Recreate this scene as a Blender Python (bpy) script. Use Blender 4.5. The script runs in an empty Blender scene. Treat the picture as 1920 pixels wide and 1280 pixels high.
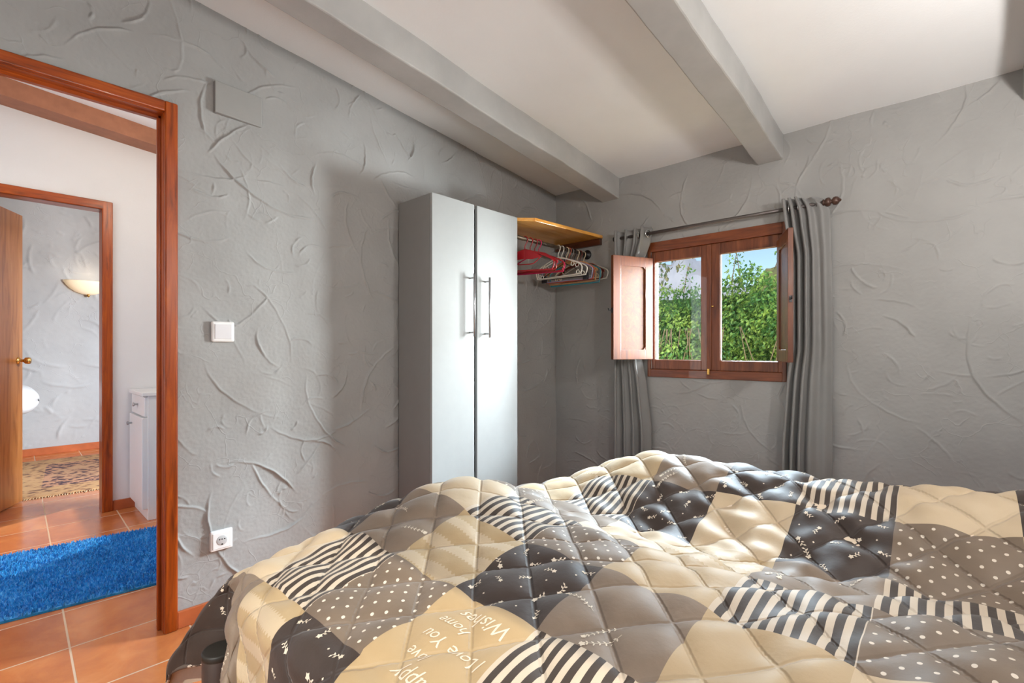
import bpy, bmesh, math, random
import numpy as np
from mathutils import Vector, Matrix
random.seed(7)
C = bpy.context.scene
COL = C.collection
PI = math.pi

# ------------------------------------------------------------------ camera
cam_d = bpy.data.cameras.new('camera')
cam = bpy.data.objects.new('camera', cam_d)
COL.objects.link(cam)
cam.location = (0, 0, 1.1)
cam.rotation_euler = (PI/2, 0, math.radians(42.7))
cam_d.sensor_width = 36
cam_d.lens = 904/1920*36
cam_d.shift_y = 15/1920
cam_d.clip_start = 0.02
cam_d.clip_end = 3000
C.camera = cam

# ------------------------------------------------------------------ view, world, lights
C.view_settings.view_transform = 'Standard'
C.view_settings.look = 'None'
C.view_settings.gamma = 1
C.view_settings.use_curve_mapping = False
C.view_settings.exposure = 0.0
C.cycles.max_bounces = 10
C.cycles.diffuse_bounces = 6
C.cycles.transparent_max_bounces = 16
C.cycles.caustics_reflective = False
C.cycles.caustics_refractive = False
C.cycles.sample_clamp_indirect = 6

w = bpy.data.worlds.new('sky'); C.world = w; w.use_nodes = True
wn = w.node_tree; wn.nodes.clear()
wo = wn.nodes.new('ShaderNodeOutputWorld'); wb = wn.nodes.new('ShaderNodeBackground')
sky = wn.nodes.new('ShaderNodeTexSky'); sky.sky_type = 'NISHITA'; sky.sun_disc = False
sky.sun_elevation = math.radians(42); sky.sun_rotation = math.radians(170); sky.altitude = 100
sky.air_density = 1.0; sky.dust_density = 0.6; sky.ozone_density = 1.5
wb.inputs['Strength'].default_value = 0.17
wn.links.new(sky.outputs[0], wb.inputs[0]); wn.links.new(wb.outputs[0], wo.inputs[0])

def lamp(name, kind, loc, energy, color, rot=None, aim=None, **kw):
    d = bpy.data.lights.new(name, kind); d.energy = energy; d.color = color
    for k, v in kw.items(): setattr(d, k, v)
    o = bpy.data.objects.new(name, d); COL.objects.link(o); o.location = loc
    if aim is not None:
        o.rotation_euler = Vector(aim).to_track_quat('-Z', 'Y').to_euler()
    return o
# sun behind the house, lighting the garden side of the hedge
lamp('sun', 'SUN', (0, -5, 12), 2.8, (1.0, 0.95, 0.84), aim=(-0.35, 0.72, -0.75), angle=0.01)
# bright garden and open sky outside the back wall, entering by the window
lamp('garden_daylight', 'AREA', (0.10, 4.55, 1.55), 1000.0, (0.92, 0.965, 1.0), aim=(-0.60, -0.80, -0.02), shape='RECTANGLE', size=1.1, size_y=1.9)
lamp('open_sky_daylight', 'AREA', (-0.55, 5.55, 3.20), 2700.0, (0.72, 0.86, 1.0), aim=(0.10, -4.1, -0.9), shape='RECTANGLE', size=3.2, size_y=1.2)
# added fill light behind the camera, outside an unseen opening
lamp('rear_fill', 'AREA', (-0.45, -0.95, 1.15), 13.0, (0.97, 0.985, 1.0), aim=(-0.1, 1, 0.95), shape='RECTANGLE', size=1.8, size_y=2.0)
# bedside wall lamp, and a nearer one added to brighten the ceiling (their shades are built further down)
for ly_ in (1.72, 0.62):
    lamp('bedside_and_fill_bulb', 'POINT', (0.545, ly_, 1.705), 45.0, (1.0, 0.955, 0.91), shadow_soft_size=0.05)
# lamp and window of the hall, lamp of the far bedroom and a fill light added there
lamp('hall_lamp_bulb', 'POINT', (-3.05, 0.84, 2.30), 19.0, (1.0, 0.88, 0.70), shadow_soft_size=0.06)
lamp('hall_daylight', 'AREA', (-3.1, -1.55, 1.45), 24.0, (0.88, 0.95, 1.0), aim=(-0.1, 1, -0.08), shape='RECTANGLE', size=1.2, size_y=1.6)
lamp('far_lamp_bulb', 'POINT', (-6.90, 0.74, 1.93), 0.6, (1.0, 0.80, 0.56), shadow_soft_size=0.04)
lamp('far_room_fill', 'AREA', (-5.7, 2.46, 1.65), 10.0, (1.0, 0.975, 0.95), aim=(-0.15, -1, -0.05), shape='RECTANGLE', size=1.4, size_y=1.2)

# ------------------------------------------------------------------ helpers
def srgb(r, g, b):
    f = lambda c: ((c/255)/12.92) if c/255 <= 0.04045 else (((c/255)+0.055)/1.055)**2.4
    return (f(r), f(g), f(b), 1)

class NT:
    def __init__(s, name):
        s.m = bpy.data.materials.new(name); s.m.use_nodes = True
        s.t = s.m.node_tree; s.t.nodes.clear()
        s.out = s.n('ShaderNodeOutputMaterial'); s.b = s.n('ShaderNodeBsdfPrincipled')
        s.l(s.b.outputs[0], s.out.inputs[0])
    def n(s, kind, **kw):
        x = s.t.nodes.new(kind)
        for k, v in kw.items(): setattr(x, k, v)
        return x
    def l(s, a, b): s.t.links.new(a, b)
    def set(s, **kw):
        for k, v in kw.items():
            s.b.inputs[k.replace('_', ' ')].default_value = v
    def coord(s, which='Object', scale=(1, 1, 1), rot=(0, 0, 0), loc=(0, 0, 0)):
        tc = s.n('ShaderNodeTexCoord'); mp = s.n('ShaderNodeMapping')
        mp.inputs['Scale'].default_value = scale; mp.inputs['Rotation'].default_value = rot
        mp.inputs['Location'].default_value = loc
        s.l(tc.outputs[which], mp.inputs[0]); return mp.outputs[0]
    def noise(s, vec, scale, detail=3, rough=0.55, dist=0.0):
        x = s.n('ShaderNodeTexNoise'); x.inputs['Scale'].default_value = scale
        x.inputs['Detail'].default_value = detail; x.inputs['Roughness'].default_value = rough
        x.inputs['Distortion'].default_value = dist
        if vec is not None: s.l(vec, x.inputs['Vector'])
        return x.outputs[0]
    def ramp(s, fac, stops, interp='LINEAR'):
        x = s.n('ShaderNodeValToRGB'); e = x.color_ramp; e.interpolation = interp
        while len(e.elements) < len(stops): e.elements.new(0.5)
        for el, (p, c) in zip(e.elements, stops): el.position = p; el.color = c
        s.l(fac, x.inputs[0]); return x.outputs[0]
    def mix(s, fac, a, b, blend='MIX'):
        x = s.n('ShaderNodeMix', data_type='RGBA', blend_type=blend)
        for sock, v in ((x.inputs[0], fac), (x.inputs[6], a), (x.inputs[7], b)):
            if hasattr(v, 'default_value'): s.l(v, sock)
            else: sock.default_value = v
        return x.outputs[2]
    def math(s, op, a, b=None, c=None):
        x = s.n('ShaderNodeMath', operation=op)
        for i, v in enumerate((a, b, c)):
            if v is None: continue
            if hasattr(v, 'default_value'): s.l(v, x.inputs[i])
            else: x.inputs[i].default_value = v
        return x.outputs[0]
    def bump(s, h, strength=0.3, dist=0.01):
        x = s.n('ShaderNodeBump'); x.inputs['Strength'].default_value = strength
        x.inputs['Distance'].default_value = dist
        s.l(h, x.inputs['Height']); s.l(x.outputs[0], s.b.inputs['Normal'])
    def base(s, c):
        if hasattr(c, 'default_value'): s.l(c, s.b.inputs['Base Color'])
        else: s.b.inputs['Base Color'].default_value = c

def plain(name, col, rough=0.5, metal=0.0, var=0.06, bump=0.0, scale=30):
    t = NT(name); t.set(Roughness=rough, Metallic=metal)
    v = t.coord(); n = t.noise(v, scale)
    dark = tuple(c*(1-var) for c in col[:3])+(1,); lite = tuple(min(1, c*(1+var)) for c in col[:3])+(1,)
    t.base(t.ramp(n, [(0.3, dark), (0.7, lite)]))
    if bump: t.bump(n, bump, 0.003)
    return t.m

def wood(name, dark, mid, lite, axis='z', scale=1.0, rough=0.35, coat=0.3, knots=True):
    t = NT(name); t.set(Roughness=rough); t.b.inputs['Coat Weight'].default_value = coat
    sc = {'x': (1.2, 14, 14), 'y': (14, 1.2, 14), 'z': (14, 14, 1.2)}[axis]
    v = t.coord(scale=tuple(a*scale for a in sc))
    g = t.noise(v, 2.2, 5, 0.6, 1.2)
    v2 = t.coord(scale=tuple(a*scale*5 for a in sc)); g2 = t.noise(v2, 3.0, 2, 0.5)
    c = t.ramp(g, [(0.28, dark), (0.5, mid), (0.72, lite)])
    f = t.math('MULTIPLY', g2, 0.35)
    c = t.mix(f, c, dark, 'MIX')
    if knots:
        k = t.n('ShaderNodeTexVoronoi'); k.inputs['Scale'].default_value = 1.0
        vk = t.coord(scale={'x': (2.5, 9, 9), 'y': (9, 2.5, 9), 'z': (9, 9, 2.5)}[axis]); t.l(vk, k.inputs['Vector'])
        kk = t.ramp(k.outputs['Distance'], [(0.0, (1, 1, 1, 1)), (0.13, (0, 0, 0, 1))])
        c = t.mix(t.math('MULTIPLY', kk, 0.55), c, tuple(x*0.35 for x in dark[:3])+(1,))
    t.base(c); t.bump(g2, 0.12, 0.002)
    return t.m

class MB:
    """collects shapes in world coordinates; build() links them as one mesh object"""
    def __init__(s): s.bm = bmesh.new()
    def box(s, lo, hi, bevel=0.0, seg=2, mi=0, rot=None, piv=None):
        c = [(a+b)/2 for a, b in zip(lo, hi)]; d = [b-a for a, b in zip(lo, hi)]
        t = bmesh.new(); bmesh.ops.create_cube(t, size=1.0)
        bmesh.ops.scale(t, vec=d, verts=t.verts)
        if bevel: bmesh.ops.bevel(t, geom=list(t.edges), offset=min(bevel, min(d)*0.49), segments=seg, profile=0.5, affect='EDGES')
        bmesh.ops.translate(t, vec=c, verts=t.verts)
        if rot is not None:
            bmesh.ops.rotate(t, cent=piv if piv is not None else c, matrix=rot, verts=t.verts)
        s._merge(t, mi); return s
    def _merge(s, t, mi=0):
        vm = {}
        for v in t.verts: vm[v] = s.bm.verts.new(v.co)
        for f in t.faces:
            try:
                nf = s.bm.faces.new([vm[v] for v in f.verts]); nf.material_index = mi; nf.smooth = f.smooth
            except ValueError: pass
        t.free()
    def poly(s, pts, mi=0, smooth=False):
        f = s.bm.faces.new([s.bm.verts.new(p) for p in pts]); f.material_index = mi; f.smooth = smooth; return s
    def prism(s, pts, vec, bevel=0.0, mi=0):
        t = bmesh.new(); vec = Vector(vec)
        f = t.faces.new([t.verts.new(p) for p in pts])
        r = bmesh.ops.extrude_face_region(t, geom=[f])
        bmesh.ops.translate(t, vec=vec, verts=[g for g in r['geom'] if isinstance(g, bmesh.types.BMVert)])
        bmesh.ops.recalc_face_normals(t, faces=t.faces)
        if bevel: bmesh.ops.bevel(t, geom=list(t.edges), offset=bevel, segments=2, profile=0.5, affect='EDGES')
        s._merge(t, mi); return s
    def tube(s, pts, r, seg=10, closed=False, mi=0, caps=True):
        pts = [Vector(p) for p in pts]; n = len(pts)
        rs = r if isinstance(r, (list, tuple)) else [r]*n
        rings = []; up = None
        for i, p in enumerate(pts):
            a = pts[(i-1) % n] if (closed or i > 0) else p
            b = pts[(i+1) % n] if (closed or i < n-1) else p
            d = (b-a).normalized()
            if up is None:
                up = Vector((0, 0, 1)) if abs(d.z) < 0.9 else Vector((1, 0, 0))
            x = up - d*up.dot(d)
            if x.length < 1e-5: x = d.orthogonal()
            x.normalize(); y = d.cross(x); up = x
            rings.append([s.bm.verts.new(p + x*math.cos(2*PI*k/seg)*rs[i] + y*math.sin(2*PI*k/seg)*rs[i]) for k in range(seg)])
        m = n if closed else n-1
        for i in range(m):
            A, B = rings[i], rings[(i+1) % n]
            for k in range(seg):
                f = s.bm.faces.new((A[k], A[(k+1) % seg], B[(k+1) % seg], B[k])); f.smooth = True; f.material_index = mi
        if caps and not closed:
            s.bm.faces.new(list(reversed(rings[0]))).material_index = mi
            s.bm.faces.new(rings[-1]).material_index = mi
        return s
    def lathe(s, prof, cent, axis='z', seg=24, mi=0, a0=0.0, a1=2*PI, flat=1.0):
        """prof: list of (radius, height) along axis"""
        full = abs(a1-a0-2*PI) < 1e-6; m = seg if full else seg+1
        cols = []
        for k in range(m):
            a = a0+(a1-a0)*k/seg; row = []
            for (r, h) in prof:
                x, y = r*math.cos(a), r*math.sin(a)*flat
                p = {'z': (x, y, h), 'x': (h, x, y), 'y': (x, h, y)}[axis]
                row.append(s.bm.verts.new(Vector(p)+Vector(cent)))
            cols.append(row)
        for k in range(seg):
            A, B = cols[k], cols[(k+1) % m]
            for j in range(len(prof)-1):
                try:
                    f = s.bm.faces.new((A[j], B[j], B[j+1], A[j+1])); f.smooth = True; f.material_index = mi
                except ValueError: pass
        return s
    def grid(s, P, mi=0, smooth=True, wrap=False):
        V = [[s.bm.verts.new(p) for p in row] for row in P]
        for i in range(len(V)-1):
            for j in range(len(V[0])-1):
                f = s.bm.faces.new((V[i][j], V[i][j+1], V[i+1][j+1], V[i+1][j])); f.smooth = smooth; f.material_index = mi
        return s
    def build(s, name, mats, parent=None, doubles=1e-5):
        bmesh.ops.remove_doubles(s.bm, verts=s.bm.verts, dist=doubles)
        bmesh.ops.recalc_face_normals(s.bm, faces=s.bm.faces)
        me = bpy.data.meshes.new(name)
        off = woff(parent)
        bmesh.ops.translate(s.bm, vec=-off, verts=s.bm.verts)
        s.bm.to_mesh(me); s.bm.free()
        return link(name, me, mats, parent)

def woff(o):
    v = Vector((0, 0, 0))
    while o is not None: v += o.location; o = o.parent
    return v
def link(name, me, mats, parent=None):
    for m in (mats if isinstance(mats, (list, tuple)) else [mats]): me.materials.append(m)
    o = bpy.data.objects.new(name, me); COL.objects.link(o)
    if parent is not None: o.parent = parent
    return o
def np_mesh(name, verts, quads, mats, parent=None, mat_idx=None, smooth=True, uv=None):
    """verts (N,3), faces (M,k) arrays -> one mesh object"""
    me = bpy.data.meshes.new(name); k = quads.shape[1]
    off = woff(parent)
    verts = np.asarray(verts, dtype=np.float32) - np.array(off, dtype=np.float32)
    me.vertices.add(len(verts)); me.vertices.foreach_set('co', verts.ravel())
    me.loops.add(quads.size); me.loops.foreach_set('vertex_index', quads.astype(np.int32).ravel())
    me.polygons.add(len(quads)); me.polygons.foreach_set('loop_start', np.arange(0, quads.size, k, dtype=np.int32))
    me.polygons.foreach_set('loop_total', np.full(len(quads), k, dtype=np.int32))
    if mat_idx is not None: me.polygons.foreach_set('material_index', mat_idx.astype(np.int32))
    me.polygons.foreach_set('use_smooth', np.full(len(quads), smooth, dtype=bool))
    me.update(calc_edges=True)
    if uv is not None:
        l = me.uv_layers.new(name='uv'); l.data.foreach_set('uv', uv[quads.ravel()].astype(np.float32).ravel())
    me.validate()
    return link(name, me, mats, parent)
def thing(name, label, cat, loc=(0, 0, 0), group=None):
    o = bpy.data.objects.new(name, None); COL.objects.link(o); o.location = loc
    o.empty_display_size = 0.1
    return tag(o, label, cat, group)
def tag(o, label, cat, group=None, kind=None):
    o['label'] = label; o['category'] = cat
    if group: o['group'] = group
    if kind: o['kind'] = kind
    return o
def struct(o, label=None, cat=None):
    o['kind'] = 'structure'
    if label: o['label'] = label
    if cat: o['category'] = cat
    return o
def sst(a, b, x):
    t = np.clip((x-a)/(b-a), 0, 1); return t*t*(3-2*t)

# ------------------------------------------------------------------ materials
def plaster_mat(name, col, var=0.07, lines=False):
    t = NT(name); t.set(Roughness=0.72)
    v = t.coord()
    n1 = t.noise(v, 3.0, 4, 0.6); n2 = t.noise(v, 90, 4, 0.65); n3 = t.noise(v, 240, 2, 0.5)
    a = tuple(c*(1-var) for c in col[:3])+(1,); b = tuple(c*(1+var) for c in col[:3])+(1,)
    t.base(t.ramp(n1, [(0.3, a), (0.7, b)]))
    h = t.math('ADD', t.math('MULTIPLY', n2, 0.5), t.math('MULTIPLY', n3, 0.3))
    if lines:   # thin trowel scratches between the modelled ridges
        nd = t.n('ShaderNodeTexNoise'); nd.inputs['Scale'].default_value = 4.0; nd.inputs['Detail'].default_value = 3; t.l(v, nd.inputs['Vector'])
        ad = t.n('ShaderNodeVectorMath', operation='MULTIPLY_ADD'); t.l(nd.outputs[1], ad.inputs[0]); ad.inputs[1].default_value = (0.30, 0.30, 0.30); t.l(v, ad.inputs[2])
        for sc_, th, amt in ((4.2, 0.50, 3.2), (8.0, 0.56, 2.0)):
            vo = t.n('ShaderNodeTexVoronoi', feature='DISTANCE_TO_EDGE'); vo.inputs['Scale'].default_value = sc_; t.l(ad.outputs[0], vo.inputs['Vector'])
            e = t.n('ShaderNodeMapRange', interpolation_type='SMOOTHSTEP'); t.l(vo.outputs[0], e.inputs[0]); e.inputs[1].default_value = 0.0; e.inputs[2].default_value = 0.0035*sc_; e.inputs[3].default_value = 1; e.inputs[4].default_value = 0
            mk = t.n('ShaderNodeMapRange', interpolation_type='SMOOTHSTEP'); t.l(t.noise(v, sc_*0.9, 1), mk.inputs[0]); mk.inputs[1].default_value = th; mk.inputs[2].default_value = th+0.12
            h = t.math('ADD', h, t.math('MULTIPLY', t.math('MULTIPLY', e.outputs[0], mk.outputs[0]), amt))
    t.bump(h, 0.22, 0.004)
    return t.m
M_wall = plaster_mat('grey_plaster', (0.315, 0.312, 0.304, 1), 0.07, True)
M_wallb = plaster_mat('grey_plaster_far_room', (0.37, 0.367, 0.367, 1), 0.05, True)
M_white = plaster_mat('white_wall', (0.74, 0.73, 0.735, 1), 0.02)
M_ceil = plaster_mat('white_ceiling', (0.82, 0.835, 0.845, 1), 0.02)
M_beam = plaster_mat('grey_beam_paint', (0.40, 0.398, 0.388, 1), 0.12)
M_frame = wood('varnished_door_frame', srgb(96, 36, 4), srgb(160, 68, 8), srgb(190, 94, 18), 'z', 1.0, 0.34, 0.15)
M_frame_y = wood('varnished_door_frame_head', srgb(96, 36, 4), srgb(160, 68, 8), srgb(190, 94, 18), 'y', 1.0, 0.34, 0.15)
M_win_z = wood('window_wood_upright', srgb(78, 36, 16), srgb(118, 62, 32), srgb(142, 82, 46), 'z', 1.0, 0.38, 0.3)
M_win_x = wood('window_wood_rail', srgb(78, 36, 16), srgb(120, 60, 28), srgb(146, 80, 42), 'x', 1.0, 0.38, 0.3)
M_shut = wood('shutter_wood', srgb(70, 30, 6), srgb(106, 50, 12), srgb(122, 66, 19), 'z', 0.8, 0.45, 0.1)
M_shutp = wood('shutter_panel_wood', srgb(72, 34, 9), srgb(104, 54, 16), srgb(118, 68, 25), 'x', 0.8, 0.45, 0.1, False)
M_doorw = wood('door_wood', srgb(136, 78, 34), srgb(182, 118, 62), srgb(200, 138, 80), 'z', 0.7, 0.35, 0.3, False)
M_pine = wood('orange_pine', srgb(212, 132, 40), srgb(242, 176, 78), srgb(250, 200, 116), 'y', 0.8, 0.35, 0.4)
M_dkwood = wood('dark_batten', srgb(48, 20, 10), srgb(82, 38, 20), srgb(100, 52, 28), 'x', 1.0, 0.4, 0.3, False)
M_hbeam = plain('brown_painted_beam', srgb(150, 98, 72), 0.6, 0, 0.12, 0.3, 14)
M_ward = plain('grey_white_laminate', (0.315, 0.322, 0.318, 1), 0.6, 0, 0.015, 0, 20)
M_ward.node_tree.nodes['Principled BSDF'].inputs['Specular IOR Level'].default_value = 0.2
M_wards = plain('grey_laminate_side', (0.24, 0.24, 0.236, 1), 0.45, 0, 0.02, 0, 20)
M_steel = plain('brushed_steel', (0.42, 0.42, 0.43, 1), 0.35, 0.9, 0.1, 0, 60)
M_dkmet = plain('dark_metal', (0.035, 0.033, 0.035, 1), 0.4, 0.6, 0.1, 0, 40)
M_rod = plain('bronze_rod', (0.10, 0.085, 0.08, 1), 0.42, 0.5, 0.1, 0, 40)
M_final = plain('dark_brown_finial', (0.075, 0.036, 0.025, 1), 0.35, 0.2, 0.2, 0, 30)
M_brass = plain('brass', (0.62, 0.36, 0.10, 1), 0.25, 0.95, 0.1, 0, 40)
M_wplas = plain('white_plastic', (0.80, 0.80, 0.79, 1), 0.35, 0, 0.01, 0, 30)
M_gplas = plain('grey_socket_well', (0.50, 0.50, 0.50, 1), 0.4, 0, 0.01, 0, 30)
M_black = plain('black_hole', (0.012, 0.012, 0.012, 1), 0.6, 0, 0.01, 0, 30)
M_cab = plain('white_cabinet_paint', (0.78, 0.78, 0.775, 1), 0.4, 0, 0.01, 0, 20)
M_leg = plain('dark_brown_leg', (0.075, 0.055, 0.048, 1), 0.35, 0.25, 0.12, 0, 20)
M_legcap = plain('black_leg_cap', (0.022, 0.020, 0.016, 1), 0.5, 0, 0.1, 0, 20)
M_matt = plain('mattress_cloth', (0.62, 0.58, 0.52, 1), 0.8, 0, 0.05, 0.2, 60)
M_duvet = plain('white_bedding', (0.55, 0.545, 0.54, 1), 0.8, 0, 0.03, 0.2, 40)

def floor_mat():
    t = NT('terracotta_tiles'); T = 0.345
    v = t.coord(rot=(0, 0, math.radians(1.4)), loc=(2.41, -0.142, 0))
    sp = t.n('ShaderNodeSeparateXYZ'); t.l(v, sp.inputs[0])
    def cell(s_):
        q = t.math('DIVIDE', s_, T); fr = t.math('FRACT', t.math('ADD', q, 100.0))
        return t.math('ABSOLUTE', t.math('SUBTRACT', fr, 0.5)), t.math('FLOOR', q)
    ex, ix = cell(sp.outputs[0]); ey, iy = cell(sp.outputs[1])
    m = t.math('MAXIMUM', ex, ey)
    g = t.n('ShaderNodeMapRange', interpolation_type='SMOOTHSTEP'); t.l(m, g.inputs[0])
    g.inputs[1].default_value = 0.488; g.inputs[2].default_value = 0.494
    cmb = t.n('ShaderNodeCombineXYZ'); t.l(ix, cmb.inputs[0]); t.l(iy, cmb.inputs[1])
    wn_ = t.n('ShaderNodeTexWhiteNoise', noise_dimensions='3D'); t.l(cmb.outputs[0], wn_.inputs[0])
    n = t.noise(v, 5.5, 5, 0.6, 0.5)
    f = t.math('ADD', t.math('MULTIPLY', n, 0.8), t.math('MULTIPLY', wn_.outputs[0], 0.22))
    c = t.ramp(f, [(0.30, srgb(176, 98, 56)), (0.52, srgb(200, 120, 68)), (0.75, srgb(220, 146, 90))])
    c = t.mix(g.outputs[0], c, srgb(214, 186, 158))
    t.base(c)
    r = t.math('ADD', t.math('MULTIPLY', n, 0.12), 0.15); r = t.math('ADD', r, t.math('MULTIPLY', g.outputs[0], 0.4))
    t.l(r, t.b.inputs['Roughness'])
    n2 = t.noise(v, 26, 4, 0.6)
    h = t.math('SUBTRACT', t.math('MULTIPLY', n2, 0.5), g.outputs[0])
    t.bump(h, 0.22, 0.006)
    return t.m
M_floor = floor_mat()
M_skirt = plain('terracotta_skirting', srgb(172, 92, 54), 0.3, 0, 0.15, 0.1, 9)

# ------------------------------------------------------------------ shell
XA = -2.257; YB = 2.942; WT = 0.095
ceil_z = lambda y: 2.277+0.0966*(YB-y)
hall_z = lambda y: 2.62+0.09*(0.79-y)

def stroke_field(U, V, step, u0, v0, rng, n_big, n_small, amp):
    """trowel ridges: arcs with one steep and one soft flank"""
    H = np.zeros((len(V), len(U)), dtype=np.float32)
    W_, H_ = U[-1]-U[0], V[-1]-V[0]
    def arc(cu, cv, R, a0, a1, A, w_s, w_g, side):
        aa = np.linspace(a0, a1, 24)
        pu, pv = cu+R*np.cos(aa), cv+R*np.sin(aa); pad = w_g*2.6
        i0, i1 = np.searchsorted(U, [pu.min()-pad, pu.max()+pad]); j0, j1 = np.searchsorted(V, [pv.min()-pad, pv.max()+pad])
        if i1-i0 < 2 or j1-j0 < 2: return
        uu, vv = np.meshgrid(U[i0:i1], V[j0:j1])
        du, dv = uu-cu, vv-cv
        rr = np.hypot(du, dv)
        th = np.arctan2(dv, du); mid = (a0+a1)/2
        th = (th-mid+PI) % (2*PI)-PI
        half = (a1-a0)/2
        wob = 0.0035*np.sin(th*7+cu*31)+0.0012*np.sin(th*29+cv*17)
        d = (rr-R-wob*min(1, R*4))*side
        tp = np.clip((half-np.abs(th))/(half*0.55), 0, 1); tp = tp*tp*(3-2*tp)
        tp = tp*(0.72+0.28*np.sin(th*7.0+cv*40))
        h = A*tp*(0.55*np.where(d > 0, np.exp(-(d/w_s)**2), np.exp(d/w_g))+0.75*np.exp(-(d/(w_s*1.25))**2))
        H[j0:j1, i0:i1] = np.maximum(H[j0:j1, i0:i1], h)
    for _ in range(n_big):
        cu, cv = U[0]+W_*rng.random(), V[0]+H_*rng.random()
        R = rng.uniform(0.10, 0.42); a = rng.uniform(-PI, PI); s = rng.uniform(0.6, 1.7)
        arc(cu, cv, R, a-s/2, a+s/2, amp*rng.uniform(0.2, 1.0)**1.3, max(0.0028, step*0.85), rng.uniform(0.015, 0.06), rng.choice([-1, 1]))
    for _ in range(n_small):
        cu, cv = U[0]+W_*rng.random(), V[0]+H_*rng.random()
        R = rng.uniform(0.025, 0.10); a = rng.uniform(-PI, PI); s = rng.uniform(0.8, 2.6)
        arc(cu, cv, R, a-s/2, a+s/2, amp*rng.uniform(0.15, 0.6), max(0.0026, step*0.8), rng.uniform(0.008, 0.02), rng.choice([-1, 1]))
    # gentle unevenness
    uu, vv = np.meshgrid(U, V)
    for _ in range(14):
        a = rng.uniform(0, 2*PI); k = rng.uniform(5, 24)
        H += 0.0009*np.sin((uu*np.cos(a)+vv*np.sin(a))*k+rng.uniform(0, 9))
    # fine lumps
    nz = rng.standard_normal(H.shape).astype(np.float32)
    for _ in range(2):
        nz = (nz+np.roll(nz, 1, 0)+np.roll(nz, -1, 0)+np.roll(nz, 1, 1)+np.roll(nz, -1, 1))/5
    return np.clip(H + nz*0.0006*(amp/0.008), -0.010, 0.0115)

def plaster_wall(name, org, ud, vd, nd, u_rng, v_rng, step, mat, seed, hole=None, thick=WT, nb=60, ns=90, amp=0.004, flat_edge=0.0):
    rng = np.random.default_rng(seed)
    def axis(a, b, cuts):
        ks = [a]+[c for c in cuts if a < c < b]+[b]; out = []
        for p, q in zip(ks[:-1], ks[1:]):
            m = max(1, int(round((q-p)/step))); out.append(np.linspace(p, q, m+1)[:-1])
        return np.concatenate(out+[np.array([b])])
    U = axis(*u_rng, hole[0:2] if hole else []); V = axis(*v_rng, hole[2:4] if hole else [])
    Hm = stroke_field(U, V, step, u_rng[0], v_rng[0], rng, nb, ns, amp)
    uu, vv = np.meshgrid(U, V)
    org, ud, vd, nd = map(np.array, (org, ud, vd, nd))
    P = org + uu[..., None]*ud + vv[..., None]*vd + Hm[..., None]*nd
    nU, nV = len(U), len(V); idx = np.arange(nU*nV).reshape(nV, nU)
    q = np.stack([idx[:-1, :-1], idx[:-1, 1:], idx[1:, 1:], idx[1:, :-1]], -1)
    keep = np.ones(q.shape[:2], bool)
    if hole:
        uc, vc = (U[:-1]+U[1:])/2, (V[:-1]+V[1:])/2
        keep = ~(((uc > hole[0]) & (uc < hole[1]))[None, :] & ((vc > hole[2]) & (vc < hole[3]))[:, None])
    q = q[keep]
    if np.dot(np.cross(ud, vd), nd) < 0: q = q[:, ::-1]
    P = P.reshape(-1, 3)
    # the wall's body behind the plaster
    blocks = []
    if hole:
        blocks = [(u_rng[0], hole[0], *v_rng), (hole[1], u_rng[1], *v_rng), (hole[0], hole[1], v_rng[0], hole[2]), (hole[0], hole[1], hole[3], v_rng[1])]
    else: blocks = [(*u_rng, *v_rng)]
    bv, bq = [], []
    for (a, b, c, d) in blocks:
        if b-a < 1e-4 or d-c < 1e-4: continue
        base = len(P)+len(bv)
        for dn in (-0.014, -thick):
            for (x, y) in ((a, c), (b, c), (b, d), (a, d)): bv.append(org+ud*x+vd*y+nd*dn)
        bq += [[base+k for k in f] for f in ((0, 1, 2, 3), (7, 6, 5, 4), (0, 4, 5, 1), (1, 5, 6, 2), (2, 6, 7, 3), (3, 7, 4, 0))]
    P = np.vstack([P, np.array(bv)]); q = np.vstack([q, np.array(bq)])
    o = np_mesh(name, P, q, mat)
    return struct(o)

DOOR = (-0.342, 0.458)           # clear opening of the bedroom doorway along y
DO = (-0.380, 0.497, 0.0, 2.055) # hole in the wall
o = plaster_wall('wall_left', (XA, 0, 0), (0, 1, 0), (0, 0, 1), (1, 0, 0), (-0.72, YB+0.003), (0.0, 2.72), 0.0036, M_wall, 11, DO, 0.09, nb=400, ns=420, amp=0.0095)
tag(o, 'rough grey plastered wall holding the bedroom doorway and wardrobe', 'wall'); o['kind'] = 'structure'
WIN = (-1.470, -0.700, 0.945, 1.770)
o = plaster_wall('wall_back', (0, YB, 0), (1, 0, 0), (0, 0, 1), (0, -1, 0), (XA-0.003, 0.64), (0.0, 2.40), 0.0040, M_wall, 23, WIN, 0.10, nb=210, ns=300, amp=0.0085)
tag(o, 'rough grey plastered wall with the shuttered window', 'wall'); o['kind'] = 'structure'
o = MB().box((0.62, -0.8, 0), (0.74, YB+0.2, 2.9)).build('wall_right', M_wall); struct(o)
mb = MB(); FILL_GAP = (-1.3, 0.4, 0.05, 2.15)  # opening added in the rear wall to let the fill light in
mb.box((-2.45, -0.82, 0), (FILL_GAP[0], -0.70, 2.9)).box((FILL_GAP[1], -0.82, 0), (0.74, -0.70, 2.9)).box((FILL_GAP[0], -0.82, 0), (FILL_GAP[1], -0.70, FILL_GAP[2])).box((FILL_GAP[0], -0.82, FILL_GAP[3]), (FILL_GAP[1], -0.70, 2.9))
struct(mb.build('wall_front', M_wall))
# floor (bedroom, hall, far bedroom)
struct(MB().box((-7.2, -2.4, -0.12), (0.74, 3.2, 0.0)).build('floor', M_floor), 'terracotta tile floor with pale grout', 'floor')
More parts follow.
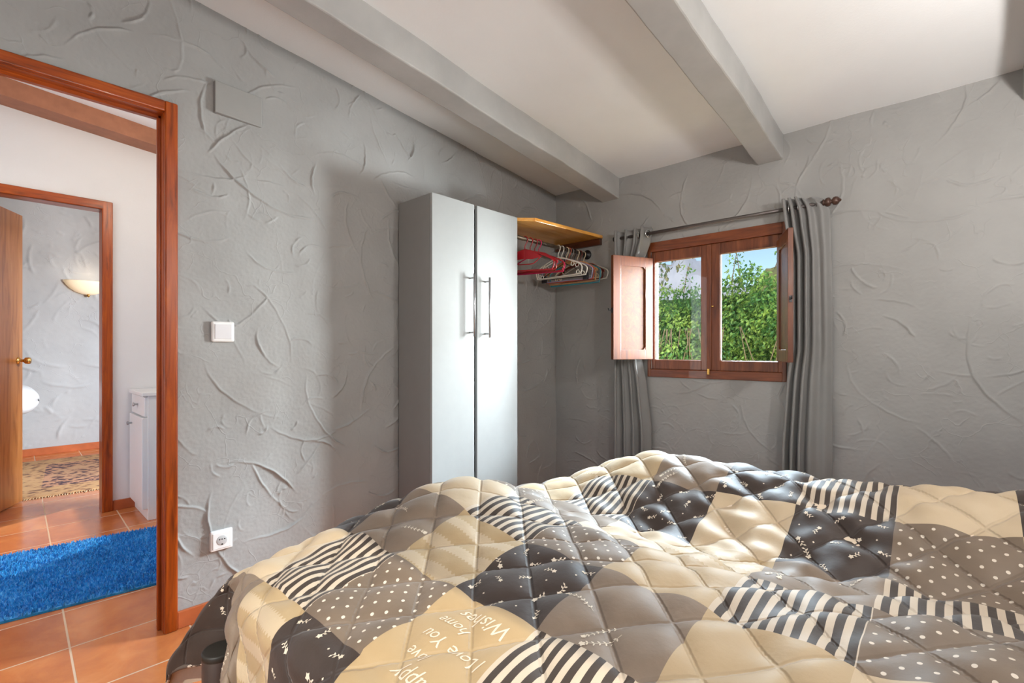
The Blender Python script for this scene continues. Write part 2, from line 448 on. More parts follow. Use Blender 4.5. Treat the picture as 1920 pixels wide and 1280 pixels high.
# ceilings
def slab(name, x0, x1, y0, y1, zf, mat, t=0.12):
    mb = MB(); n = 30; P = []
    rng = np.random.default_rng(5)
    for i in range(n+1):
        y = y0+(y1-y0)*i/n; P.append([(x0+(x1-x0)*j/n, y, zf(y)+0.003*math.sin(j*0.9+i*0.33)*math.sin(i*0.7+1)) for j in range(n+1)])
    mb.grid(P)
    mb.prism([(x0, y0, zf(y0)+0.01), (x1, y0, zf(y0)+0.01), (x1, y1, zf(y1)+0.01), (x0, y1, zf(y1)+0.01)], (0, 0, t))
    return struct(mb.build(name, mat))
slab('ceiling', XA-0.02, 0.74, -0.80, YB+0.2, ceil_z, M_ceil)
slab('ceiling', -7.2, XA-0.07, -2.4, 3.2, hall_z, M_ceil)
# sloping beams
def beam(x0, x1, label, seed):
    rng = np.random.default_rng(seed); n = 70; mb = MB()
    ys = np.linspace(-0.74, YB+0.004, n)
    def wob(): 
        a = rng.standard_normal(n); return np.convolve(a, np.ones(7)/7, 'same')*0.006
    prof = [[], [], [], [], []]
    wa, wb_, wc, wd = wob(), wob(), wob(), wob()
    P = []
    for i, y in enumerate(ys):
        zt = ceil_z(y)+0.02; zb = ceil_z(y)-0.138
        r = 0.007
        xl, xr = x0+wa[i], x1+wb_[i]; zl, zr = zb+wc[i]*0.5, zb+wd[i]*0.5
        P.append([(xl, y, zt), (xl, y, zl+r), (xl+r*0.3, y, zl+r*0.3), (xl+r, y, zl), ((xl+xr)/2, y, (zl+zr)/2+0.001), (xr-r, y, zr), (xr-r*0.3, y, zr+r*0.3), (xr, y, zr+r), (xr, y, zt)])
    mb.grid(P, smooth=False)
    o = mb.build('ceiling_beam', M_beam); struct(o, label, 'beam'); return o
beam(-1.842, -1.709, 'grey painted beam running above the wardrobe', 3)
beam(-0.828, -0.695, 'grey painted beam ending above the right side of the window', 4)
beam(0.205, 0.335, 'grey painted beam nearest the head wall', 6)

# hall and far bedroom walls
XH = -4.24
ID = (-0.23, 0.545)
mb = MB(); x0, x1 = XH-0.10, XH
mb.box((x0, -2.4, 0), (x1, ID[0], 2.95)).box((x0, ID[1], 0), (x1, 1.04, 2.95)).box((x0, ID[0], 2.085), (x1, ID[1], 2.95))
struct(mb.build('wall_hall', M_white), 'smooth white wall of the hall around the inner doorway', 'wall')
HW = (-3.8, -2.45)
mb = MB().box((XH, 0.99, 0), (XA-0.09, 1.09, 2.95))
struct(mb.build('wall_hall_end', M_white))
mb = MB().box((-4.3, -1.72, 0), (HW[0], -1.62, 2.95)).box((HW[1], -1.72, 0), (XA-0.08, -1.62, 2.95)).box((HW[0], -1.72, 0), (HW[1], -1.62, 0.55)).box((HW[0], -1.72, 2.3), (HW[1], -1.62, 2.95))
struct(mb.build('wall_hall_window', M_white))
struct(MB().box((XA-0.19, -1.7, 0), (XA-0.09, -0.75, 2.95)).build('wall_hall_near', M_white))
o = plaster_wall('wall_far', (-7.03, 0, 0), (0, 1, 0), (0, 0, 1), (1, 0, 0), (-2.3, 2.4), (0.0, 2.85), 0.011, M_wallb, 31, None, 0.1, nb=330, ns=200, amp=0.0105)
tag(o, 'textured pale grey wall of the far bedroom', 'wall'); o['kind'] = 'structure'
mb = MB().box((-7.1, -2.3, 0), (XH-0.1, -2.2, 2.95)); struct(mb.build('wall_far_left', M_wallb))
mb = MB().box((-7.1, 2.3, 0), (-6.5, 2.4, 2.95)).box((-5.0, 2.3, 0), (XH-0.1, 2.4, 2.95)).box((-6.5, 2.3, 0), (-5.0, 2.4, 0.9)).box((-6.5, 2.3, 2.25), (-5.0, 2.4, 2.95))  # unseen opening added so the fill light reaches the open door
struct(mb.build('wall_far_right', M_wallb))
# brown hall beam
mb = MB(); ya, yb = -2.3, 1.0
for (xa, xb, dz0, dz1) in ((XH-0.002, XH+0.17, -0.11, 0.03),):
    mb.prism([(xa, ya, hall_z(ya)+dz0), (xb, ya, hall_z(ya)+dz0), (xb, ya, hall_z(ya)+dz1), (xa, ya, hall_z(ya)+dz1)], (0, yb-ya, hall_z(yb)-hall_z(ya)))
struct(mb.build('hall_ceiling_beam', M_hbeam), 'brown painted beam along the top of the hall wall', 'beam')

# skirtings
def skirt(name, lo, hi, lab):
    o = MB().box(lo, hi, 0.003, 1).build(name, M_skirt); struct(o, lab, 'skirting'); return o
skirt('baseboard_left', (XA-0.004, 0.500, 0), (XA+0.010, 2.94, 0.068), 'terracotta skirting under the grey doorway wall')
skirt('baseboard_back', (XA, YB-0.010, 0), (0.62, YB+0.004, 0.068), 'terracotta skirting under the window wall')
skirt('baseboard_hall', (XH-0.004, 0.570, 0), (XH+0.010, 0.99, 0.068), 'terracotta skirting beside the white cabinet')
skirt('baseboard_far', (-7.034, -2.2, 0), (-7.016, 2.3, 0.075), 'terracotta skirting of the far bedroom')

# ------------------------------------------------------------------ door frames and door
t = thing('trim_1', 'varnished reddish wood frame of the near doorway', 'door frame', (XA, 0.48, 0)); t['kind'] = 'structure'
ZT = 2.06; cw = 0.043
xo, xi = XA-0.094, XA+0.016
mb = MB().box((XA-0.004, DOOR[1], 0), (xi, DOOR[1]+cw, ZT), 0.006, 3).box((xo, DOOR[1]-0.002, 0), (XA+0.004, DOOR[1]+0.036, ZT-0.02), 0.002, 1)
mb.box((XA-0.055, DOOR[1]-0.014, 0), (XA-0.038, DOOR[1]+0.004, ZT-cw), 0.003, 1)
mb.box((XA+0.0145, DOOR[1]+0.006, 0.93), (XA+0.0170, DOOR[1]+0.013, 0.99))
mb.build('jamb', M_frame, t)
mb = MB().box((XA-0.004, DOOR[0]-cw, 0), (xi, DOOR[0], ZT), 0.006, 3).box((xo, DOOR[0]-0.036, 0), (XA+0.004, DOOR[0]+0.002, ZT-0.02), 0.002, 1)
mb.build('jamb', M_frame, t)
mb = MB().box((XA-0.004, DOOR[0]-0.02, ZT-cw), (xi, DOOR[1]+0.002, ZT), 0.006, 3).box((xo, DOOR[0]-0.02, ZT-cw-0.002), (XA+0.004, DOOR[1]+0.02, ZT-0.01), 0.002, 1)
mb.box((XA-0.055, DOOR[0], ZT-cw-0.014), (XA-0.038, DOOR[1], ZT-cw+0.004), 0.003, 1)
mb.build('head', M_frame_y, t)

t = thing('trim_2', 'orange wood frame of the inner doorway in the white hall wall', 'door frame', (XH, 0.54, 0)); t['kind'] = 'structure'
zt = 2.10; c2 = 0.057; y0, y1 = -0.20, 0.513
mb = MB().box((XH-0.11, y1, 0), (XH+0.016, y1+0.034, zt-0.02), 0.003, 1).box((XH-0.003, y1, 0), (XH+0.018, y1+c2, zt), 0.006, 3); mb.build('jamb', M_frame, t)
mb = MB().box((XH-0.11, y0-0.034, 0), (XH+0.016, y0, zt-0.02), 0.003, 1).box((XH-0.003, y0-c2, 0), (XH+0.018, y0, zt), 0.006, 3); mb.build('jamb', M_frame, t)
mb = MB().box((XH-0.11, y0-0.03, zt-c2), (XH+0.016, y1+0.03, zt-0.012), 0.003, 1).box((XH-0.003, y0-0.01, zt-c2), (XH+0.018, y1+0.01, zt), 0.006, 3); mb.build('head', M_frame_y, t)

# open inner door
hx, hy = -4.355, -0.150; ex, ey = -4.97, 0.146
dvec = Vector((ex-hx, ey-hy, 0)); L = dvec.length; ang = math.atan2(dvec.y, dvec.x)
t = thing('door_1', 'wooden door standing open into the far bedroom', 'door', (hx, hy, 0.0)); t['kind'] = 'structure'
t.rotation_euler = (0, 0, ang)
def local_build(mb, name, mat, parent):   # geometry given in the parent's own axes
    me = bpy.data.meshes.new(name); bmesh.ops.recalc_face_normals(mb.bm, faces=mb.bm.faces); mb.bm.to_mesh(me); mb.bm.free()
    return link(name, me, mat, parent)
leaf = local_build(MB().box((0, -0.018, 0.008), (L, 0.018, 2.065), 0.002, 1), 'door_leaf', M_doorw, t)
side = -1
def knob(sd):
    mb = MB(); c = (L-0.055, 0, 1.02)
    prof = [(0.0, 0.0175), (0.026, 0.0175), (0.026, 0.021), (0.022, 0.025), (0.012, 0.028), (0.010, 0.045), (0.014, 0.052), (0.023, 0.060), (0.0245, 0.076), (0.022, 0.084), (0.0, 0.087)]
    mb.lathe([(r, h*sd) for r, h in prof], c, 'y', 24)
    return local_build(mb, 'door_knob', M_brass, t)
knob(-1); knob(1)

# ------------------------------------------------------------------ wardrobe
t = thing('wardrobe', 'tall narrow pale grey two-door wardrobe against the plastered wall', 'wardrobe', (-2.10, 1.84, 0))
wx0, wx1, wy0, wy1, wz = XA+0.014, -1.951, 1.518, 2.162, 1.896
mb = MB(); xb = wx1-0.020
mb.box((wx0, wy0, 0.0), (xb, wy0+0.018, wz), 0.001, 1).box((wx0, wy1-0.018, 0), (xb, wy1, wz), 0.001, 1)
mb.box((wx0, wy0+0.016, wz-0.018), (xb, wy1-0.016, wz)).box((wx0, wy0+0.016, 0.06), (xb, wy1-0.016, 0.078)).box((wx0, wy0+0.016, 0), (wx0+0.008, wy1-0.016, wz)).box((xb-0.04, wy0+0.016, 0), (xb-0.022, wy1-0.016, 0.065))
mb.box((wx0, wy0+0.016, 0.9), (xb-0.02, wy1-0.016, 0.918))
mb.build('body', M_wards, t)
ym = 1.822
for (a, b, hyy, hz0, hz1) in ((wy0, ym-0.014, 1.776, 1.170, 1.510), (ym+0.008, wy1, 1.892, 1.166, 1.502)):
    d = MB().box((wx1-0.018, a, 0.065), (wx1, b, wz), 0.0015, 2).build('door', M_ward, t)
    mb = MB().tube([(wx1+0.036, hyy, hz0), (wx1+0.036, hyy, hz1)], 0.0058, 12)
    for zz in (hz0+0.022, hz1-0.022): mb.tube([(wx1-0.001, hyy, zz), (wx1+0.036, hyy, zz)], 0.0046, 10)
    mb.build('handle', M_steel, d)

# ------------------------------------------------------------------ wall fittings
t = thing('cover_plate', 'blank grey painted cover plate high beside the doorway', 'plate', (XA, 0.72, 2.077))
rot = Matrix.Rotation(math.radians(3.5), 3, 'Z')
MB().box((XA-0.010, 0.627, 2.077), (XA+0.014, 0.813, 2.207), 0.003, 2, rot=rot, piv=(XA, 0.72, 2.14)).build('plate', plain('painted_plate', (0.292, 0.286, 0.275, 1), 0.6, 0, 0.02, 0, 20), t)

t = thing('light_switch', 'white square light switch beside the doorway', 'light switch', (XA, 0.66, 1.131))
MB().box((XA-0.003, 0.6165, 1.131), (XA+0.016, 0.7025, 1.217), 0.008, 3).build('frame', M_wplas, t)
MB().box((XA+0.010, 0.6275, 1.1435), (XA+0.019, 0.6915, 1.2045), 0.002, 2, rot=Matrix.Rotation(math.radians(1.5), 3, 'Y')).build('rocker', plain('switch_rocker', (0.70, 0.69, 0.71, 1), 0.3, 0, 0.01, 0, 20), t)

t = thing('wall_socket', 'white wall socket near the floor beside the doorway', 'socket', (XA, 0.653, 0.271))
yc, zc = 0.653, 0.311
MB().box((XA-0.003, yc-0.041, zc-0.041), (XA+0.018, yc+0.041, zc+0.041), 0.004, 3).box((XA+0.010, yc-0.034, zc-0.033), (XA+0.021, yc+0.034, zc+0.033), 0.002, 2).build('frame', M_wplas, t)
mb = MB().lathe([(0.0, 0.0225), (0.0185, 0.0225), (0.0205, 0.0218), (0.0212, 0.018)], (XA, yc, zc), 'x', 32); mb.build('socket_well', M_gplas, t)
mb = MB()
for (a, b) in ((-0.0095, 0.002), (0.0095, 0.002), (0.0, 0.002)): mb.lathe([(0.0, 0.0232), (0.0026, 0.0232), (0.0026, 0.0215)], (XA, yc+a, zc+b+0.003), 'x', 12)
mb.box((XA+0.0215, yc-0.0030, zc-0.0185), (XA+0.0234, yc+0.0030, zc-0.013)).build('contact_holes', M_black, t)

# ------------------------------------------------------------------ shelf, rail and hangers
zs = 1.884
t = thing('wall_shelf', 'orange pine shelf with a clipped corner between wardrobe and window wall', 'shelf', (-2.05, 2.55, zs))
sh = [(XA+0.006, 2.168), (-1.985, 2.168), (-1.893, 2.262), (-1.838, YB-0.006), (XA+0.006, YB-0.006)]
MB().prism([(x, y, zs) for x, y in sh], (0, 0, 0.021), 0.002).build('board', M_pine, t)
MB().box((XA+0.02, YB-0.030, zs-0.046), (-1.845, YB-0.004, zs-0.001), 0.002, 1).build('batten', M_dkwood, t)
RX, RZ = -1.968, 1.785
t = thing('clothes_rail', 'dark metal clothes rail under the pine shelf', 'rail', (RX, YB, RZ))
MB().tube([(RX, wy1+0.002, RZ), (RX, YB-0.004, RZ)], 0.0125, 16).build('bar', plain('rail_metal', (0.16, 0.13, 0.10, 1), 0.3, 0.8, 0.15, 0, 30), t)
MB().lathe([(0.0125, -0.004), (0.034, -0.004), (0.034, -0.010), (0.028, -0.016), (0.018, -0.018), (0.018, -0.030), (0.0125, -0.030)], (RX, YB+0.0, RZ), 'y', 24).build('flange', M_dkmet, t)

def cmat(name, c, rough=0.35): return plain(name, c, rough, 0, 0.04, 0, 40)
HM = {'red': cmat('red_plastic', srgb(150, 8, 22)), 'magenta': cmat('magenta_plastic', srgb(200, 14, 84)), 'white': cmat('white_hanger_plastic', srgb(226, 222, 212)),
      'cream': cmat('cream_plastic', srgb(222, 206, 176)), 'lavender': cmat('lavender_plastic', srgb(150, 142, 168)), 'terracotta': cmat('terracotta_plastic', srgb(186, 84, 60)),
      'black': cmat('black_plastic', srgb(30, 28, 32)), 'teal': cmat('teal_plastic', srgb(48, 140, 158)), 'tan': cmat('tan_wood', srgb(186, 138, 88)),
      'brown': cmat('brown_plastic', srgb(104, 34, 24)), 'grey': cmat('grey_plastic', srgb(128, 126, 126)), 'blue': cmat('dark_blue_plastic', srgb(40, 62, 88))}
def bez(pts, n=8):
    out = []
    P = [Vector(p) for p in pts]
    P = [P[0]]+P+[P[-1]]
    for i in range(1, len(P)-2):
        for k in range(n):
            tt = k/n; a, b, c, d = P[i-1], P[i], P[i+1], P[i+2]
            out.append(0.5*((2*b)+(c-a)*tt+(2*a-5*b+4*c-d)*tt*tt+(3*b-a-3*c+d)*tt**3))
    out.append(P[-2]); return out
def hanger(kind, colour, y, yaw, label, hookmat=None, half=0.195, bar=-0.196, web=False, loops=False, tilt=0.0):
    t = thing('clothes_hanger', label, 'hanger', (RX, y, RZ), 'hangers on the clothes rail')
    r = 0.0042; rh = 0.0030; R = 0.0185; cz = 0.0125+rh-R
    hk = [(R*math.cos(a), 0, cz+R*math.sin(a)) for a in np.linspace(math.radians(200), math.radians(0), 16)]
    hk = hk+[(R*0.92, 0, cz-0.012), (R*0.45, 0, cz-0.028), (0.0, 0, cz-0.042), (0.0, 0, -0.070)]
    m = HM[colour]
    local_build(MB().tube(hk, rh, 8), 'hook', HM[hookmat] if hookmat else m, t)
    top = -0.066; sh_z = -0.138
    mb = MB()
    if kind == 'tube':
        ring = [(0, 0, top), (half*0.3, 0, top-0.016), (half*0.75, 0, top-0.050), (half*0.96, 0, sh_z), (half*1.01, 0, sh_z-0.022), (half*0.96, 0, bar+0.008), (half*0.88, 0, bar), (0, 0, bar), (-half*0.88, 0, bar), (-half*0.96, 0, bar+0.008), (-half*1.01, 0, sh_z-0.022), (-half*0.96, 0, sh_z), (-half*0.75, 0, top-0.050), (-half*0.3, 0, top-0.016)]
        mb.tube(bez(ring+[ring[0]], 5)[:-1], r, 8, closed=True)
        if loops:
            for s in (-1, 1):
                c = (s*half*0.62, 0, top-0.058)
                mb.tube([(c[0]+0.013*math.cos(a), 0, c[2]+0.013*math.sin(a)) for a in np.linspace(0, 2*PI, 17)[:-1]], 0.0028, 7, closed=True)
                c = (s*half*0.84, 0, bar+0.014)
                mb.tube([(c[0]+0.012*math.cos(a), 0, c[2]+0.012*math.sin(a)) for a in np.linspace(0, 2*PI, 17)[:-1]], 0.0028, 7, closed=True)
    elif kind == 'shoulder':   # broad arms and a bar below
        for s in (-1, 1):
            mb.prism([(0, -0.004, top+0.004), (s*half*0.55, -0.004, top-0.022), (s*half, -0.004, sh_z-0.004), (s*half, -0.004, sh_z-0.022), (s*half*0.55, -0.004, top-0.040), (0, -0.004, top-0.022)], (0, 0.008, 0), 0.0025)
        mb.tube(bez([(half*0.93, 0, sh_z-0.012), (half*0.93, 0, bar+0.012), (half*0.8, 0, bar), (0, 0, bar), (-half*0.8, 0, bar), (-half*0.93, 0, bar+0.012), (-half*0.93, 0, sh_z-0.012)], 5), r, 8)
    elif kind == 'clip':       # straight bar hung by a stem
        mb.tube([(0, 0, -0.068), (0, 0, bar+0.03)], 0.003, 8).box((-half*0.9, -0.006, bar-0.004), (half*0.9, 0.006, bar+0.016), 0.003, 2)
        mb.box((-half*0.9, -0.010, bar-0.026), (-half*0.9+0.035, 0.010, bar+0.020), 0.003, 2).box((half*0.9-0.035, -0.010, bar-0.026), (half*0.9, 0.010, bar+0.020), 0.003, 2)
        mb.tube([(-half*0.85, 0, bar+0.014), (0, 0, -0.095), (half*0.85, 0, bar+0.014)], 0.003, 8)
    if web:
        for s in (-1, 1):
            mb.prism([(0, -0.003, top+0.002), (s*half*0.30, -0.003, top-0.016), (s*half*0.62, -0.003, top-0.052), (s*half*0.25, -0.003, top-0.062), (0, -0.003, top-0.058)], (0, 0.006, 0), 0.002)
        mb.tube(bez([(-half*0.55, 0, top-0.052), (-half*0.3, 0, top-0.088), (0, 0, top-0.092), (half*0.3, 0, top-0.088), (half*0.55, 0, top-0.052)], 5), 0.0032, 8)
    local_build(mb, 'arms', m, t)
    t.rotation_euler = (math.radians(tilt), 0, math.radians(yaw))
    return t
hanger('tube', 'red', 2.250, 22, 'red plastic hanger nearest the wardrobe', web=True, half=0.185)
hanger('shoulder', 'red', 2.300, 14, 'second red hanger from the wardrobe with broad shoulder arms', half=0.190)
hanger('tube', 'red', 2.345, 20, 'red thin plastic hanger in front of the magenta one', half=0.190)
hanger('tube', 'magenta', 2.385, 16, 'magenta hanger behind the red hangers', half=0.175)
hanger('tube', 'white', 2.590, -4, 'white tube hanger with ring loops, first of the white ones', half=0.200, loops=True)
hanger('tube', 'white', 2.630, 2, 'second white tube hanger, tucked behind the first', half=0.198, loops=True)
hanger('clip', 'black', 2.660, 6, 'black clip hanger between the white and lavender ones', half=0.20)
hanger('tube', 'lavender', 2.685, 4, 'lavender grey tube hanger in the middle of the rail', half=0.200, bar=-0.212, hookmat='cream')
hanger('tube', 'terracotta', 2.712, 2, 'terracotta coloured tube hanger behind the lavender one', half=0.200, bar=-0.214)
hanger('shoulder', 'tan', 2.742, 3, 'tan wooden hanger with a trouser bar', half=0.205, bar=-0.222, hookmat='grey')
hanger('tube', 'teal', 2.775, 3, 'teal blue tube hanger with the lowest bar', half=0.205, bar=-0.230, hookmat='black')
hanger('tube', 'cream', 2.810, -3, 'cream hanger near the window wall', half=0.200, loops=True)
hanger('shoulder', 'brown', 2.845, -2, 'dark red-brown broad hanger near the window wall', half=0.205)
hanger('tube', 'white', 2.890, -6, 'white hanger closest to the window wall', half=0.215, hookmat='cream')

# ------------------------------------------------------------------ window
W = thing('window_1', 'brown wooden casement window with inner shutters', 'window', (-1.087, YB, 0.923)); W['kind'] = 'structure'
fx0, fx1, fz0, fz1 = -1.494, -0.680, 0.923, 1.797
yf = YB-0.012; yr = YB+0.06
b = 0.020
mb = MB().box((fx0, yf, fz0), (fx0+b, yr, fz1), 0.003, 2).box((fx1-b, yf, fz0), (fx1, yr, fz1), 0.003, 2); mb.build('frame_stile', M_win_z, W)
mb = MB().box((fx0+b, yf, fz1-0.062), (fx1-b, yr, fz1), 0.003, 2).box((fx0+b, yf, fz0), (fx1-b, yr, fz0+0.050), 0.003, 2); mb.build('frame_rail', M_win_x, W)
xm = -1.098
def glass():
    t = NT('window_glass'); t.t.nodes.remove(t.b)
    tr = t.n('ShaderNodeBsdfTransparent'); gl = t.n('ShaderNodeBsdfGlossy'); gl.inputs['Roughness'].default_value = 0.02
    gl.inputs['Color'].default_value = (0.8, 0.8, 0.8, 1)
    tr.inputs['Color'].default_value = (0.97, 0.985, 0.975, 1)
    mx = t.n('ShaderNodeMixShader'); mx.inputs[0].default_value = 0.015
    n = t.noise(t.coord(), 12); t.l(t.math('MULTIPLY', n, 0.03), mx.inputs[0])
    t.l(tr.outputs[0], mx.inputs[1]); t.l(gl.outputs[0], mx.inputs[2]); t.l(mx.outputs[0], t.out.inputs[0])
    return t.m
M_glass = glass()
for (a, b2) in ((fx0+b, xm-0.001), (xm+0.001, fx1-b)):
    z0, z1 = fz0+0.050, fz1-0.062
    sl, sr = (0.025, 0.049) if a < -1.2 else (0.063, 0.024)
    y0s, y1s = YB+0.004, YB+0.030
    sm = MB().box((a, y0s, z0), (a+sl, y1s, z1), 0.003, 2).box((b2-sr, y0s, z0), (b2, y1s, z1), 0.003, 2)
    sm.box((a+sl, y0s, z0), (b2-sr, y1s, z0+0.060), 0.003, 2).box((a+sl, y0s, z1-0.066), (b2-sr, y1s, z1), 0.003, 2)
    so = sm.build('sash', M_win_z, W)
    MB().box((a+sl-0.004, YB+0.018, z0+0.056), (b2-sr+0.004, YB+0.021, z1-0.062)).build('pane', M_glass, so)
    g = 0.0045; gx0, gx1, gz0, gz1 = a+sl-0.001, b2-sr+0.001, z0+0.059, z1-0.065
    bd = MB().box((gx0, YB+0.013, gz0), (gx0+g, YB+0.018, gz1)).box((gx1-g, YB+0.013, gz0), (gx1, YB+0.018, gz1)).box((gx0, YB+0.013, gz0), (gx1, YB+0.018, gz0+g)).box((gx0, YB+0.013, gz1-g), (gx1, YB+0.018, gz1))
    bd.build('glazing_bead', plain('pale_glazing_bead', srgb(136, 108, 78), 0.5, 0, 0.03, 0, 30), so)
mb = MB().box((xm-0.013, YB-0.006, fz0+0.052), (xm+0.013, YB+0.006, fz1-0.064), 0.003, 2); mb.build('meeting_bead', M_win_z, W)
mb = MB().box((xm-0.006, YB-0.020, fz0+0.026), (xm+0.010, YB-0.011, fz0+0.062), 0.002, 1).lathe([(0.0, -0.014), (0.005, -0.014), (0.006, -0.006)], (xm+0.022, YB, 1.358), 'y', 12); mb.build('bolt', M_brass, W)
# stone reveal outside
mb = MB().box((WIN[0]-0.06, YB+0.06, fz0-0.05), (WIN[1]+0.06, YB+0.20, fz0+0.004)); mb.build('sill', plain('outer_sill', (0.5, 0.42, 0.34, 1), 0.7), W)

def shutter(hx, hy, ex, ey, sgn, nm_face):
    d = Vector((ex-hx, ey-hy, 0)); L = d.length; d.normalize(); n = Vector((-d.y, d.x, 0))*sgn
    z0, z1 = 1.037, 1.690; T = 0.024
    def P(u, v, w_): return Vector((hx, hy, 0))+d*u+n*w_+Vector((0, 0, v))
    def slabp(mb, u0, u1, v0, v1, w0, w1, bev=0.002):
        mb.prism([P(u0, v0, w0), P(u1, v0, w0), P(u1, v1, w0), P(u0, v1, w0)], n*(w1-w0), bev)
    st = 0.058
    mb = MB()
    slabp(mb, 0, st, z0, z1, 0, T); slabp(mb, L-st, L, z0, z1, 0, T)
    slabp(mb, st-0.001, L-st+0.001, z0, z0+0.062, 0, T); slabp(mb, st-0.001, L-st+0.001, z1-0.062, z1, 0, T)
    # clipped inner corners
    for (u, su) in ((st, 1), (L-st, -1)):
        for (v, sv) in ((z0+0.062, 1), (z1-0.062, -1)):
            mb.prism([P(u, v, 0.001), P(u+su*0.016, v, 0.001), P(u, v+sv*0.016, 0.001)], n*(T-0.002))
    o = mb.build('shutter', M_shut, W)
    mp = MB(); slabp(mp, st-0.004, L-st+0.004, z0+0.056, z1-0.056, 0.008, T-0.008, 0.001)
    mp.build('panel', M_shutp, o)
    ml = MB(); zc_ = 1.345
    ml.prism([P(L-0.001, zc_-0.016, T*0.25), P(L-0.001, zc_-0.016, T*0.75), P(L-0.001, zc_+0.016, T*0.75), P(L-0.001, zc_+0.016, T*0.25)], d*0.005)
    ml.tube([P(L+0.003, zc_, T*0.5), P(L+0.026, zc_, T*0.5), P(L+0.030, zc_+0.012, T*0.5)], 0.0035, 8)
    ml.build('latch', M_dkmet, o)
    mh = MB()
    for zz in (z0+0.07, z1-0.07): mh.tube([P(0.0, zz-0.022, -0.003), P(0.0, zz+0.022, -0.003)], 0.005, 10)
    mh.build('hinge', M_dkmet, o)
shutter(-1.468, YB-0.022, -1.592, 2.640, 1, 'left')
shutter(-0.700, YB-0.022, -0.580, 2.632, -1, 'right')

# ------------------------------------------------------------------ curtains
ROD_Y, ROD_Z = 2.862, 1.842
t = thing('curtain_rod', 'thin bronze curtain rod with turned finials above the window', 'curtain rod', (-1.06, ROD_Y, ROD_Z))
MB().tube([(-1.690, ROD_Y, ROD_Z), (-0.462, ROD_Y, ROD_Z)], 0.0105, 14).build('rod', M_rod, t)
fin = [(0.0105, 0), (0.016, 0.001), (0.018, 0.006), (0.012, 0.010), (0.020, 0.014), (0.0225, 0.024), (0.020, 0.032), (0.011, 0.036), (0.010, 0.040), (0.019, 0.046), (0.0215, 0.056), (0.018, 0.066), (0.009, 0.072), (0.006, 0.078), (0.0, 0.081)]
MB().lathe(fin, (-0.500, ROD_Y, ROD_Z), 'x', 20).build('finial', M_final, t)
MB().lathe([(r*0.8, -h*0.5) for r, h in fin], (-1.672, ROD_Y, ROD_Z), 'x', 20).build('finial', M_dkmet, t)
for bx in (-1.600, -0.525):
    mb = MB().box((bx-0.008, ROD_Y-0.004, ROD_Z-0.018), (bx+0.008, YB-0.002, ROD_Z-0.010), 0.001, 1).box((bx-0.012, YB-0.008, ROD_Z-0.04), (bx+0.012, YB-0.001, ROD_Z+0.034), 0.002, 1)
    mb.tube([(bx, ROD_Y+0.014*math.cos(a), ROD_Z+0.014*math.sin(a)) for a in np.linspace(PI*0.95, PI*2.05, 10)], 0.004, 8)
    mb.build('bracket', M_rod, t)

def curt_mat():
    t = NT('grey_curtain_cloth'); t.set(Roughness=0.55); t.b.inputs['Sheen Weight'].default_value = 0.25
    v = t.coord(scale=(1, 1, 0.08)); n = t.noise(v, 500, 2); v2 = t.coord(); n2 = t.noise(v2, 4)
    c = t.ramp(n2, [(0.3, (0.185, 0.182, 0.178, 1)), (0.7, (0.225, 0.22, 0.215, 1))])
    t.base(t.mix(t.math('MULTIPLY', n, 0.25), c, (0.17, 0.17, 0.165, 1)))
    t.bump(n, 0.1, 0.001)
    return t.m
M_curt = curt_mat()
def curtain(label, path_fn, ztop, zbot, nz, grommets):
    t = thing('curtain', label, 'curtain', (grommets[0][0], ROD_Y, zbot), 'grey curtains at the window')
    mb = MB(); P = []
    for i in range(nz+1):
        z = ztop+(zbot-ztop)*i/nz
        P.append([(x, y, z+dz) for (x, y, dz) in path_fn(z)])
    mb.grid(P)
    o = mb.build('cloth', M_curt, t)
    s = o.modifiers.new('thickness', 'SOLIDIFY'); s.thickness = 0.003; s.offset = 0
    for (gx, gy, ax) in grommets:
        d = Vector(ax).normalized(); u = d.cross(Vector((0, 0, 1))).normalized(); up = u.cross(d)
        g = MB().tube([Vector((gx, gy, ROD_Z))+u*0.0215*math.cos(a)+up*0.0215*math.sin(a) for a in np.linspace(0, 2*PI, 25)[:-1]], 0.0042, 8, closed=True)
        g.build('eyelet', plain('eyelet_chrome', (0.62, 0.62, 0.62, 1), 0.25, 0.9, 0.05, 0, 30), t)
    return t
def keyed(z, ks):
    zs_ = [k[0] for k in ks]; return float(np.interp(z, zs_, [k[1] for k in ks]))
def left_path(z):
    xl = keyed(z, [(0.0, -1.705), (1.0, -1.700), (1.885, -1.680)])
    xr = keyed(z, [(0.0, -1.440), (0.6, -1.452), (0.9, -1.490), (1.05, -1.522), (1.65, -1.522), (1.72, -1.480), (1.80, -1.440), (1.885, -1.430)])
    amp = keyed(z, [(0.0, 0.040), (0.9, 0.036), (1.1, 0.030), (1.6, 0.030), (1.75, 0.040), (1.885, 0.042)])
    yc_ = keyed(z, [(0, 2.880), (1.0, 2.882), (1.1, 2.886), (1.6, 2.886), (1.78, 2.866), (1.9, 2.862)])
    out = []; n = 110
    for k in range(n+1):
        s = k/n; ph = s*2*PI*3.9
        am = amp*(0.75+0.35*math.sin(s*9+0.6))
        y = yc_ - am*math.sin(ph+0.08*math.sin(z*1.2)) ; y = min(y, YB-0.010)
        x = xl+(xr-xl)*s + 0.012*math.sin(2*ph+z*0.3)+0.003*math.sin(z*2+s*8)
        out.append((x, y, 0.004*math.sin(ph+1) if z > 1.87 else 0))
    return out
